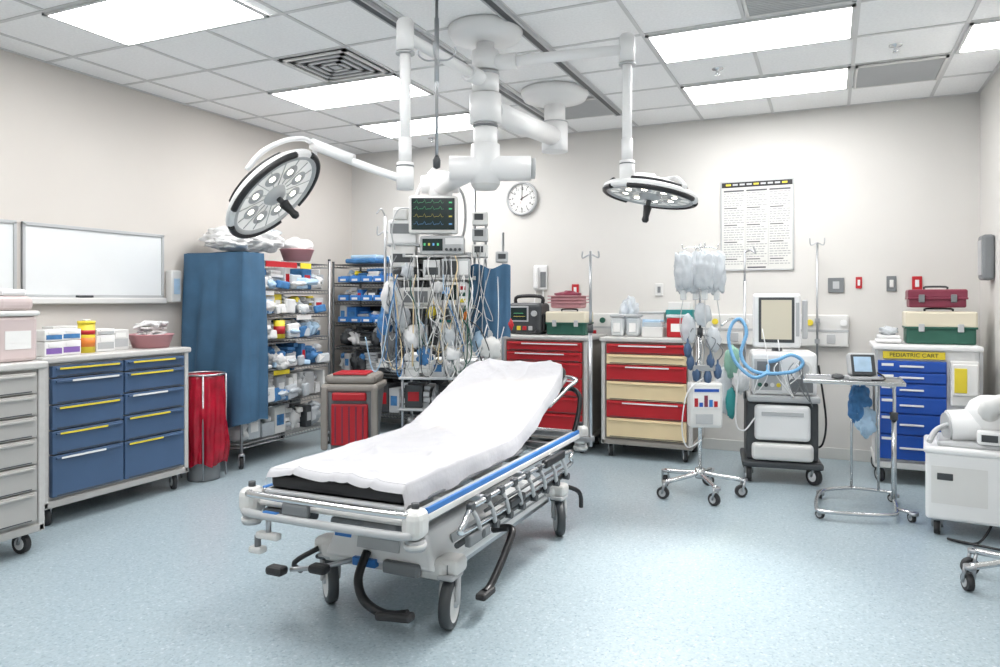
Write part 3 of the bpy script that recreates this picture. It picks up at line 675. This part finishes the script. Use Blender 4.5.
p.box(-.09,.09,-.02,.14,1.0,2.25,'offwhite',.02); p.box(-.07,.07,-.024,-.02,1.05,1.9,'lgrey')
p.box(-.36,.26,.0,.06,1.02,1.80,'lgrey',.01); p.box(-.32,-.12,-.01,.0,1.1,1.7,'grey',.01)
def shelf(z,x0=-.28,x1=.26): p.box(x0,x1,-.27,.0,z,z+.018,'offwhite',.006); p.box(x0,x0+.02,-.27,0,z,z+.03,'lgrey'); p.box(x1-.02,x1,-.27,0,z,z+.03,'lgrey')
p.box(-.23,.16,-.30,-.2,1.925,2.225,'offwhite',.02); p.box(-.205,.135,-.304,-.298,1.955,2.205,'screen')
for k,(m,z) in enumerate((('green_e',2.17),('green_e',2.12),('yellow_e',2.06),('cyan_e',2.0))):
    P=[(-.19+i*.0125,-.3055,z+(.022 if i%5==2 else -.006 if i%5==3 else 0)) for i in range(20)]
    p.tube(P,.001,m,n=0,seg=4)
    p.box(.09,.115,-.306,-.3045,z-.005,z+.006,m)
p.box(-.06,.0,-.22,0,1.98,2.1,'grey',.01)
shelf(1.74)
p.box(-.14,.21,-.29,-.05,1.76,1.91,'lgrey',.015); p.box(-.12,.04,-.294,-.288,1.79,1.885,'screen'); 
for i in range(4): p.cyl((.07+i*.035,-.29,1.80),(.07+i*.035,-.302,1.80),.012,'dgrey',seg=10); p.box(-.11+i*.035,-.095+i*.035,-.296,-.294,1.83,1.85,['green_e','yellow_e','cyan_e','green_e'][i])
p.box(.06,.2,-.294,-.288,1.84,1.89,'white',.003)
p.box(-.40,-.17,-.24,-.05,1.85,2.04,'white',.015); p.box(-.38,-.2,-.244,-.238,1.93,2.01,'grey'); p.box(-.38,-.18,-.24,-.05,1.66,1.84,'offwhite',.012); p.box(-.36,-.2,-.243,-.238,1.7,1.77,'dgrey')
p.box(-.41,-.15,-.25,-.03,1.835,1.85,'lgrey'); p.box(-.36,-.24,-.25,-.05,2.04,2.14,'offwhite',.02)
shelf(1.56,-.4,.3)
p.box(-.12,.02,-.25,-.05,1.58,1.72,'white',.01); p.box(-.1,.0,-.254,-.249,1.6,1.66,'dgrey'); p.box(.03,.26,-.28,-.05,1.578,1.73,'lgrey',.012); p.box(.05,.15,-.284,-.278,1.6,1.71,'dgrey'); p.box(.17,.24,-.284,-.278,1.6,1.71,'white')
p.box(-.36,-.14,-.25,-.05,1.58,1.64,'dgrey',.01); 
shelf(1.33,-.34,.3)
p.box(0,.24,-.29,-.06,1.35,1.54,'white',.015); p.box(.02,.15,-.294,-.288,1.4,1.52,'screen'); p.box(.03,.1,-.296,-.293,1.45,1.5,'cyan_e')
for i in range(3): p.box(.17,.22,-.296,-.288,1.38+i*.05,1.41+i*.05,['yellow','green','red'][i],.003)
p.box(-.3,-.03,-.27,-.08,1.35,1.5,'offwhite',.02); p.box(-.27,-.08,-.274,-.268,1.38,1.47,'grey')
shelf(1.02,-.34,.34)
p.box(-.28,-.08,-.26,-.05,1.04,1.2,'white',.015); p.box(-.06,.0,-.26,-.05,1.04,1.26,'dgrey',.015)
for x,m in((.05,'teal'),(.17,'white'),(.28,'red')): p.cyl((x,-.18,1.04),(x,-.18,1.22),.05,'clear',seg=20); p.cyl((x,-.18,1.04),(x,-.18,1.1),.047,'paleblue',seg=20); p.cyl((x,-.18,1.22),(x,-.18,1.24),.055,m,seg=20)
for x,z0,z1 in((-.44,.9,2.08),(.29,1.0,2.42),(.38,1.0,2.12),(.52,.9,1.95)):
    p.cyl((x,-.12,z0),(x,-.12,z1),.011,'steel'); 
p.box(-.44,.52,-.125,-.10,1.62,1.65,'steel'); p.box(-.44,.52,-.125,-.10,1.08,1.11,'steel')
p.tube([(-.5,-.12,2.0),(-.5,-.12,1.93),(-.44,-.12,1.96),(-.38,-.12,1.93),(-.38,-.12,2.0)],.006,'steel'); p.tube([(-.44,-.12,2.08),(-.47,-.13,2.14),(-.51,-.13,2.1)],.006,'steel')
for z in(2.05,1.92,1.79): p.box(.27,.40,-.24,-.13,z-.05,z+.055,random.choice(['lgrey','offwhite']),.012); p.box(.29,.36,-.243,-.238,z-.01,z+.04,'dgrey')
p.box(.46,.56,-.22,-.13,1.70,1.79,'lgrey',.012); p.box(.48,.54,-.223,-.218,1.73,1.77,'dgrey')
def fb(u,v): 
    x=.25+u*.33; return (x,-.20-.05*math.sin(u*3.1)-.015*math.sin(u*22)-.02*v,1.67-v*.58+.02*math.sin(u*9))
p.surf(fb,24,16,'cover'); p.blob((.40,-.12,1.25),(.12,.07,.16),'packblue',.2)
for (x,y,z,a,b_,c_,m) in ((-.36,-.24,1.42,.09,.06,.13,'linen'),(-.30,-.27,1.25,.08,.05,.1,'bag'),(-.05,-.3,1.3,.04,.03,.05,'yellow'),(.22,-.3,1.27,.025,.02,.035,'orange'),(-.43,-.2,1.2,.06,.06,.15,'packblue'),(.33,-.24,1.05,.06,.05,.1,'paleblue'),
   (-.2,-.3,1.1,.07,.05,.09,'linen'),(.1,-.31,1.12,.06,.04,.09,'bag'),(-.38,-.25,1.02,.08,.05,.12,'grey'),(.0,-.31,1.5,.05,.03,.05,'linen'),(-.24,-.28,1.62,.05,.04,.06,'bag'),(.42,-.23,1.08,.07,.04,.1,'lgrey'),(.12,-.3,.98,.08,.04,.06,'linen'),(-.1,-.3,.96,.06,.04,.07,'packblue'),(.56,-.2,1.2,.04,.04,.06,'red'),(.42,-.30,1.02,.08,.04,.09,'offwhite')):
    p.blob((x,y,z),(a,b_,c_),m,.3)
for i in range(60):
    x0=R(-.40,.27); z0=random.choice([1.6,1.4,1.38,1.5,1.6,1.75]); x1=x0+R(-.15,.15); zl=R(.80,1.2); x2=x1+R(-.18,.18)
    m=random.choice(['white','offwhite','lgrey','lgrey','grey','paleblue','linen','cream','green','white','grey','packblue','dgrey'])
    p.tube([(x0,-.29,z0),(x0+R(-.03,.03),-.33-R(0,.06),z0-.12),((x0+x1)/2,-.33-R(0,.06),(z0+zl)/2),(x1,-.33,zl+.02),((x1+x2)/2,-.32,zl-.04),(x2,-.29,zl+R(.05,.25))],R(.0025,.0055),m,n=5,seg=6)
for i in range(8):
    x0=R(.28,.5); z0=R(1.6,1.9); p.tube([(x0,-.24,z0),(x0+R(-.06,.06),-.29,z0-.3),(x0+R(-.1,.1),-.28,z0-.6),(x0+R(-.1,.08),-.25,z0-.45)],.0035,random.choice(['white','lgrey','dgrey']),n=5,seg=6)
p.tube([(-.12,-.25,2.1),(-.3,-.3,2.12),(-.36,-.3,1.95),(-.34,-.28,1.8)],.006,'lgrey')
p.tube([(-.06,.06,2.5),(-.2,.1,2.3),(-.22,.1,2.0),(-.1,.1,1.8)],.015,'white'); p.tube([(.0,.06,2.45),(.18,.1,2.3),(.2,.1,2.0),(.1,.1,1.8)],.012,'lgrey')
p.M=Matrix()
p.done()
p=B('utility_cart',(-3.10,5.64,0),20)
for x in(-.33,.33):
    for y in(-.2,.2): p.caster(x,y,.12,.045,R(0,90)); p.cyl((x,y,.1),(x,y,.9),.012,'steel')
for z in(.18,.45,.72): p.box(-.36,.36,-.23,.23,z,z+.02,'white' if z>.7 else 'lgrey',.006)
p.tube([(-.33,-.2,.9),(-.33,.2,.9)],.012,'steel',n=0); p.tube([(.33,-.2,.9),(.33,.2,.9)],.012,'steel',n=0)
fill(p,-.32,.30,-.2,.1,.74,.2,['white','linen','offwhite','bag']); fill(p,-.32,.3,-.2,.1,.47,.2,['dgrey','black','grey','lgrey']); fill(p,-.32,.3,-.2,.1,.2,.2,['black','dgrey','red','lgrey'])
p.done()
p=B('ceiling_iv_hanger',(-1.97,3.50,0)); p.lathe([(.03,3.095),(.03,3.07),(.012,3.05)],(0,0,0),'steel',16); p.cyl((0,0,3.08),(0,0,2.18),.009,'steel'); p.cyl((0,0,2.95),(0,0,2.6),.013,'steel')
for k in range(4):
    a=math.radians(k*90+20); c,s_=math.cos(a),math.sin(a); p.tube([(0,0,2.72),(c*.06,s_*.06,2.72),(c*.1,s_*.1,2.75),(c*.1,s_*.1,2.79)],.005,'steel')
p.lathe([(0,2.12),(.02,2.13),(.022,2.17),(.012,2.19)],(0,0,0),'dgrey',14); p.done()

# ---------------------------------------------------------------- cart top items
def toolbox(nm,loc,rz,w,d,h,low,lid,split=.55):
    p=B(nm,loc,rz); p.box(-w/2,w/2,-d/2,d/2,0,h*split,low,.012); p.box(-w/2-.008,w/2+.008,-d/2-.008,d/2+.008,h*split,h,lid,.015,seg=3)
    p.box(-w/2-.01,w/2+.01,-d/2-.012,d/2+.012,h*split-.008,h*split+.008,low,.004)
    for x in(-w*.28,w*.28): p.box(x-.02,x+.02,-d/2-.02,-d/2-.005,h*split-.03,h*split+.03,'grey' if low!='green' else 'lgrey',.005)
    p.tube([(-w*.2,0,h),(-w*.18,0,h+.02),(w*.18,0,h+.02),(w*.2,0,h)],.008,'dgrey',n=3); p.done()
toolbox('tackle_box',(-2.25,6.56,1.072),0,.38,.24,.22,'green','offcream',.5)
p=B('wash_basin_stack',(-2.26,6.56,1.322))
for i in range(3): p.box(-.15,.15,-.1,.1,i*.03,.06+i*.03,'pink',.02); p.box(-.17,.17,-.12,.12,.05+i*.03,.06+i*.03,'pink',.004)
p.blob((0,0,.13),(.12,.08,.035),'maroon',.25); p.done()
toolbox('tackle_box',(.77,6.55,1.062),0,.46,.26,.25,'green','offcream',.5); toolbox('tackle_box',(.75,6.55,1.342),0,.38,.22,.14,'maroon','maroon',.5)
p=B('folded_towels',(.42,6.5,1.066)); p.box(-.09,.09,-.1,.1,0,.03,'linen',.012); p.box(-.08,.08,-.09,.09,.03,.06,'linen',.012); p.blob((.0,.0,.09),(.07,.09,.035),'bag',.3); p.done()
p=B('defibrillator',(-2.66,6.55,1.072)); p.box(-.17,.17,-.14,.14,0,.3,'dgrey',.04,seg=3); p.box(-.145,.05,-.146,-.138,.12,.27,'lgrey',.005); p.box(-.13,.035,-.149,-.145,.135,.255,'screen')
p.box(-.1,-.0,-.1505,-.149,.2,.203,'green_e'); p.box(-.1,.02,-.1505,-.149,.17,.173,'yellow_e')
p.cyl((.11,-.14,.2),(.11,-.16,.2),.028,'lgrey'); 
for i in range(4): p.box(-.13+i*.06,-.09+i*.06,-.147,-.138,.04,.08,['green','yellow','red','lgrey'][i],.004)
p.tube([(-.14,0,.29),(-.12,0,.36),(.12,0,.36),(.14,0,.29)],.018,'black',n=4); 
for x in(-.18,.18): p.box(x-.02,x+.02,-.1,.1,.03,.2,'black',.015)
p.tube([(.12,-.1,.05),(.15,-.2,.03),(.1,-.22,.012),(-.05,-.2,.012)],.008,'black'); p.done()
p=B('plastic_bag',(-1.73,6.78,1.10)); p.blob((0,0,.17),(.08,.10,.16),'bag',.3,2.5,4); p.blob((0,0,.14),(.06,.08,.12),'paleblue',.3); p.done()
def jug(x,y):
    p=B('clear_canister',(x,y,1.072)); p.box(-.06,.06,-.06,.06,0,.17,'clear',.02); p.box(-.055,.055,-.055,.055,.002,.09,'offwhite',.015); p.box(-.065,.065,-.065,.065,.17,.2,'lgrey',.01); p.box(-.03,.03,-.062,-.06,.04,.12,'paper'); p.done()
jug(-1.76,6.5); jug(-1.62,6.52); 
p=B('supply_box_stack',(-1.43,6.50,1.072)); p.box(-.09,.09,-.1,.1,0,.09,'offwhite',.005); p.box(-.08,.08,-.09,.09,.09,.13,'clear',.005); p.box(-.07,.07,-.08,.08,.13,.15,'paleblue',.005); p.done()
p=B('sharps_container',(-1.22,6.5,1.072)); p.box(-.09,.09,-.07,.07,0,.17,'red',.012); p.box(-.095,.095,-.075,.075,.17,.2,'clear',.01); p.box(-.05,.05,-.073,-.07,.05,.12,'paper'); p.done()
p=B('glove_box_stack',(-1.24,6.72,1.072)); p.box(-.12,.12,-.07,.07,0,.12,'offwhite',.004); p.box(-.12,.12,-.07,.07,.12,.24,'teal',.004); p.box(-.1,.1,-.06,.06,.24,.31,'offwhite',.004); p.done()
p=B('supply_box',(-1.50,6.76,1.072)); p.box(-.12,.12,-.08,.08,0,.2,'offwhite',.004); p.box(-.125,.125,-.085,.085,.2,.22,'lgrey',.006); p.box(-.08,.08,-.083,-.08,.05,.15,'paleblue'); p.done()

# ---------------------------------------------------------------- IV stand
def star(p,r,n=5,zc=.12,rot=0,m='chrome'):
    for k in range(n):
        a=math.radians(rot+k*360/n); c,s_=math.cos(a),math.sin(a)
        p.tube([(0,0,zc+.02),(c*r*.4,s_*r*.4,zc),(c*r,s_*r,zc-.02)],.016,m,n=4,seg=10)
        p.caster(c*r,s_*r,zc-.01,.042,R(0,180),.03)
    p.cyl((0,0,zc-.02),(0,0,zc+.05),.035,m)
p=B('iv_stand',(-.85,5.36,0)); star(p,.30,5,.14,12)
p.cyl((0,0,.12),(0,0,1.2),.014,'chrome'); p.cyl((0,0,1.15),(0,0,1.80),.009,'chrome'); p.cyl((0,0,1.14),(0,0,1.2),.02,'dgrey')
for k in range(4):
    a=math.radians(k*90+24); c,s_=math.cos(a),math.sin(a); p.tube([(0,0,1.78),(c*.08,s_*.08,1.78),(c*.12,s_*.12,1.77),(c*.13,s_*.13,1.80)],.005,'chrome')
    x,y=c*.12,s_*.12; p.blob((x,y,1.60),(.06,.03,.14),'bag',.22,2.5,4,.5); p.box(x-.045,x+.045,y-.009,y+.009,1.48,1.66,'linen',.008); p.box(x-.02,x+.02,y-.016,y+.016,1.40,1.47,'clear',.005)
    p.tube([(x,y,1.42),(x*1.2,y*1.2,1.2),(x*.8,y*.8,1.0),(c*.06,-.1,.8)],.004,'lgrey',n=6,seg=6)
p.M=Matrix.Rotation(math.radians(22),4,'Z')
p.box(-.10,.13,-.13,-.02,.50,.82,'offwhite',.02,seg=3); p.box(-.08,.11,-.134,-.128,.64,.79,'paper')
for i in range(5):
    p.box(-.07+i*.034,-.045+i*.034,-.137,-.133,.65,.65+[.06,.03,.08,.05,.04][i],['red','blue','maroon','brightblue','red'][i])
p.box(-.07,.1,-.137,-.133,.755,.775,'blue'); p.box(-.06,.06,-.137,-.130,.53,.60,'lgrey',.004); p.box(-.03,.03,-.06,.03,.55,.8,'grey',.01)
p.box(-.08,.08,-.12,-.04,.90,.94,'steel',.005)
for x,z in((-.09,.96),(-.05,.88),(.05,.97),(.10,.9),(.03,.86),(-.11,1.05)): p.lathe([(0,-.06),(.022,-.045),(.03,0),(.02,.035),(.008,.05),(.006,.08)],(x,-.1,z),'bluedrawer',16); p.tube([(x,-.1,z+.07),(x+.03,-.12,z+.15),(x*.4,-.05,1.15)],.004,'grey',n=5,seg=6)
p.blob((-.1,-.08,1.2),(.05,.04,.1),'bag',.25); p.blob((.08,-.06,1.12),(.05,.04,.09),'bag',.2); p.blob((.0,-.08,1.3),(.06,.04,.08),'bag',.25)
p.tube([(.0,-.1,.85),(-.12,-.14,.75),(-.15,-.1,.5),(-.1,-.05,.35),(.0,-.04,.4)],.005,'white')
p.M=Matrix(); p.done()

# ---------------------------------------------------------------- ventilator
p=B('ventilator',(-.36,6.14,0),8)
for x in(-.24,.24):
    for y in(-.2,.22): p.caster(x,y,.14,.065,R(-40,40),.038,hub='white')
p.box(-.29,.29,-.25,.27,.12,.17,'dgrey',.015); p.box(-.26,.26,-.2,.24,.17,.62,'dgrey',.02)
p.box(-.20,.20,-.25,-.18,.33,.60,'white',.03,seg=3); p.box(-.22,.22,-.27,-.18,.18,.31,'offwhite',.03,seg=3); p.box(-.15,.15,-.256,-.25,.52,.55,'lgrey',.003)
p.box(-.25,.27,-.24,.22,.62,.67,'lgrey',.015); p.box(-.22,.25,-.2,.2,.67,1.0,'white',.03,seg=3); p.box(-.20,.0,-.206,-.198,.71,.95,'lgrey',.004); p.box(-.18,-.02,-.21,-.205,.82,.93,'grey',.004)
for i in range(4): p.cyl((-.16+i*.045,-.2,.75),(-.16+i*.045,-.215,.75),.016,['green','dgrey','white','yellow'][i],seg=12)
p.cyl((.15,-.2,.88),(.15,-.235,.88),.06,'offwhite',seg=24); p.cyl((.15,-.235,.88),(.15,-.24,.88),.04,'lgrey',seg=24); p.box(.05,.22,-.206,-.198,.70,.80,'grey',.004)
p.cyl((-.02,0,1.0),(-.02,0,1.06),.04,'grey')
p.M=Matrix.Rotation(math.radians(-4),4,'Z')
p.box(-.20,.15,-.12,-.05,1.03,1.45,'white',.02); p.box(-.155,.105,-.127,-.118,1.07,1.42,'dgrey',.005); p.box(-.135,.085,-.131,-.126,1.095,1.40,'beigescreen')
p.box(.115,.14,-.124,-.118,1.12,1.38,'lgrey',.004); p.box(.16,.20,-.1,-.06,1.1,1.4,'lgrey',.01)
p.M=Matrix()
p.cyl((-.26,.05,.6),(-.26,.05,1.55),.011,'steel'); p.cyl((-.26,.05,1.5),(-.26,.05,1.80),.009,'steel'); p.tube([(-.26,.05,1.78),(-.22,.0,1.80),(-.18,-.02,1.77),(-.2,-.02,1.83)],.006,'steel')
p.tube([(-.26,.05,1.2),(-.36,-.05,1.25),(-.44,-.15,1.2)],.01,'chrome')
p.tube([(-.1,-.2,.9),(-.12,-.32,.85),(-.22,-.34,.82),(-.34,-.3,.93),(-.39,-.26,1.1),(-.36,-.24,1.22),(-.30,-.25,1.25),(-.26,-.27,1.15),(-.3,-.3,.98),(-.2,-.33,.86),(.05,-.3,.86),(.14,-.28,.93),(.06,-.3,.99),(-.04,-.31,.95),(-.1,-.24,.93)],.012,'hose',n=16,seg=10,rib=.25)
p.blob((-.36,-.2,.92),(.06,.05,.12),'lgreen',.25); p.blob((-.42,-.15,.70),(.07,.05,.18),'bag',.3); p.blob((-.37,-.22,.60),(.04,.03,.12),'teal',.2); p.blob((-.3,-.22,.78),(.06,.04,.1),'linen',.3)
p.tube([(-.3,-.24,1.0),(-.34,-.28,.5),(-.28,-.26,.4),(-.2,-.26,.5)],.006,'white'); p.tube([(.27,-.1,.9),(.32,-.12,.5),(.3,-.1,.3),(.26,0,.25)],.008,'black')
for i in range(7):
    x=R(-.4,.2); p.tube([(x,-.25,1.0+R(-.1,.2)),(x+R(-.05,.05),-.3,.85),(x+R(-.12,.12),-.29,.7+R(-.1,.05)),(x+R(-.1,.1),-.27,.85)],.004,random.choice(['white','grey','linen','packblue']),n=5,seg=6)
p.done()

# ---------------------------------------------------------------- mayo stand
p=B('mayo_stand',(.14,5.50,0))
p.box(-.30,.30,-.20,.20,.845,.853,'steel'); 
for q in((-.30,.30,-.205,-.195),(-.30,.30,.195,.205),(-.305,-.295,-.2,.2),(.295,.305,-.2,.2)): p.box(q[0],q[1],q[2],q[3],.845,.868,'chrome',.003)
p.tube([(-.25,0,.835),(.22,0,.835),(.25,.0,.80),(.25,0,.5)],.011,'chrome',n=4); p.tube([(-.25,-.1,.838),(.2,-.1,.838),(.23,-.05,.82)],.007,'chrome')
p.cyl((.25,0,.06),(.25,0,.62),.016,'chrome'); p.cyl((.25,0,.60),(.25,0,.65),.024,'dgrey'); p.cyl((.0,.22,.07),(.0,.22,.84),.009,'chrome'); p.cyl((.17,.22,.07),(.17,.2,.84),.009,'chrome')
p.tube([(.0,.22,.07),(-.19,.1,.055),(-.22,-.35,.055),(-.15,-.44,.055),(.2,-.36,.055),(.25,-.2,.055),(.25,.0,.07)],.013,'chrome',n=6)
p.tube([(.25,0,.07),(.27,.2,.06),(.17,.23,.065),(0,.22,.07)],.012,'chrome',n=5); p.tube([(.25,-.2,.06),(.34,-.28,.06)],.012,'chrome',n=0)
p.caster(.34,-.28,.07,.03,30,.02); p.caster(-.2,.08,.06,.028,0,.02); p.caster(.27,.2,.06,.028,60,.02); p.caster(-.18,-.42,.06,.028,60,.02)
p.blob((.05,.2,.66),(.07,.04,.14),'packblue',.3,2.5,4); p.blob((.09,.19,.55),(.06,.04,.10),'paleblue',.3,2.5,4); p.tube([(.03,.2,.78),(.05,.2,.83)],.004,'chrome',n=0)
p.done()
p=B('vital_signs_monitor',(.20,5.55,.856),14); p.box(-.10,.10,-.07,.07,0,.025,'lgrey',.008); p.box(-.09,.09,-.025,.045,.025,.18,'lgrey',.02,rot=(-20,0,0),seg=3); p.box(-.075,.075,-.036,-.022,.03,.175,'dgrey',.005,rot=(-20,0,0)); p.box(-.06,.05,-.039,-.030,.055,.16,'paleblue',.002,rot=(-20,0,0)); p.tube([(.1,.02,.05),(.14,0,.02),(.1,-.12,.012),(.02,-.14,.01)],.006,'black'); p.blob((-.16,-.02,.02),(.04,.05,.018),'dgrey',.2); p.done()

# ---------------------------------------------------------------- equipment right
p=B('portable_suction_unit',(.80,5.18,0),-6)
for x in(-.2,.2):
    for y in(-.17,.17): p.caster(x,y,.11,.045,R(-40,40),.03)
p.box(-.26,.27,-.22,.22,.10,.50,'white',.02,seg=3); p.box(-.27,.28,-.23,.23,.49,.53,'white',.015); p.box(-.23,.05,-.223,-.219,.2,.42,'offwhite'); p.box(-.2,-.12,-.226,-.222,.34,.38,'dgrey',.003)
p.box(.12,.24,-.225,-.219,.15,.45,'lgrey'); p.box(-.2,.24,-.18,.18,.525,.56,'lgrey',.02)
p.cyl((-.14,-.04,.63),(.2,.04,.66),.10,'white',seg=28); p.lathe([(0,.83),(.06,.825),(.11,.79),(.135,.74),(.13,.68),(.1,.6),(.09,.55)],(.08,.0,0),'white',28); 
p.tube([(.08,-.08,.72),(.06,-.14,.76),(.10,-.16,.80),(.15,-.12,.78)],.05,'offwhite',n=6,seg=16,rib=.12); p.cyl((-.14,-.04,.63),(-.155,-.045,.629),.085,'lgrey',seg=28)
p.box(.0,.18,-.2,-.12,.56,.64,'white',.015); p.box(.02,.1,-.203,-.2,.58,.62,'dgrey')
p.tube([(-.1,-.05,.66),(-.2,-.12,.62),(-.24,-.18,.55)],.016,'lgrey'); p.tube([(.1,-.1,.14),(.0,-.3,.02),(-.15,-.28,.015),(.1,-.36,.015)],.007,'black'); p.done()
p=B('iv_stand',(.83,4.20,0)); star(p,.24,5,.14,60); p.cyl((0,0,.12),(0,0,1.3),.013,'chrome'); p.cyl((0,0,1.3),(0,0,2.0),.008,'chrome')
p.tube([(-.06,0,2.04),(-.05,0,1.98),(0,0,2.0),(.05,0,1.98),(.06,0,2.04)],.005,'chrome'); p.done()

# ---------------------------------------------------------------- world, camera
w=bpy.data.worlds.new('world'); bpy.context.scene.world=w; w.use_nodes=True
w.node_tree.nodes['Background'].inputs[0].default_value=(.8,.85,.9,1); w.node_tree.nodes['Background'].inputs[1].default_value=.5
cam=bpy.data.cameras.new('camera'); co=bpy.data.objects.new('camera',cam); bpy.context.collection.objects.link(co)
co.location=(0,0,1.4); co.rotation_euler=(math.radians(90),0,math.radians(24.4)); cam.sensor_width=36; cam.lens=26.17; cam.shift_y=-.0335; cam.clip_start=.05
bpy.context.scene.camera=co
vs=bpy.context.scene.view_settings
vs.view_transform='Standard'; vs.look='None'; vs.exposure=0.30
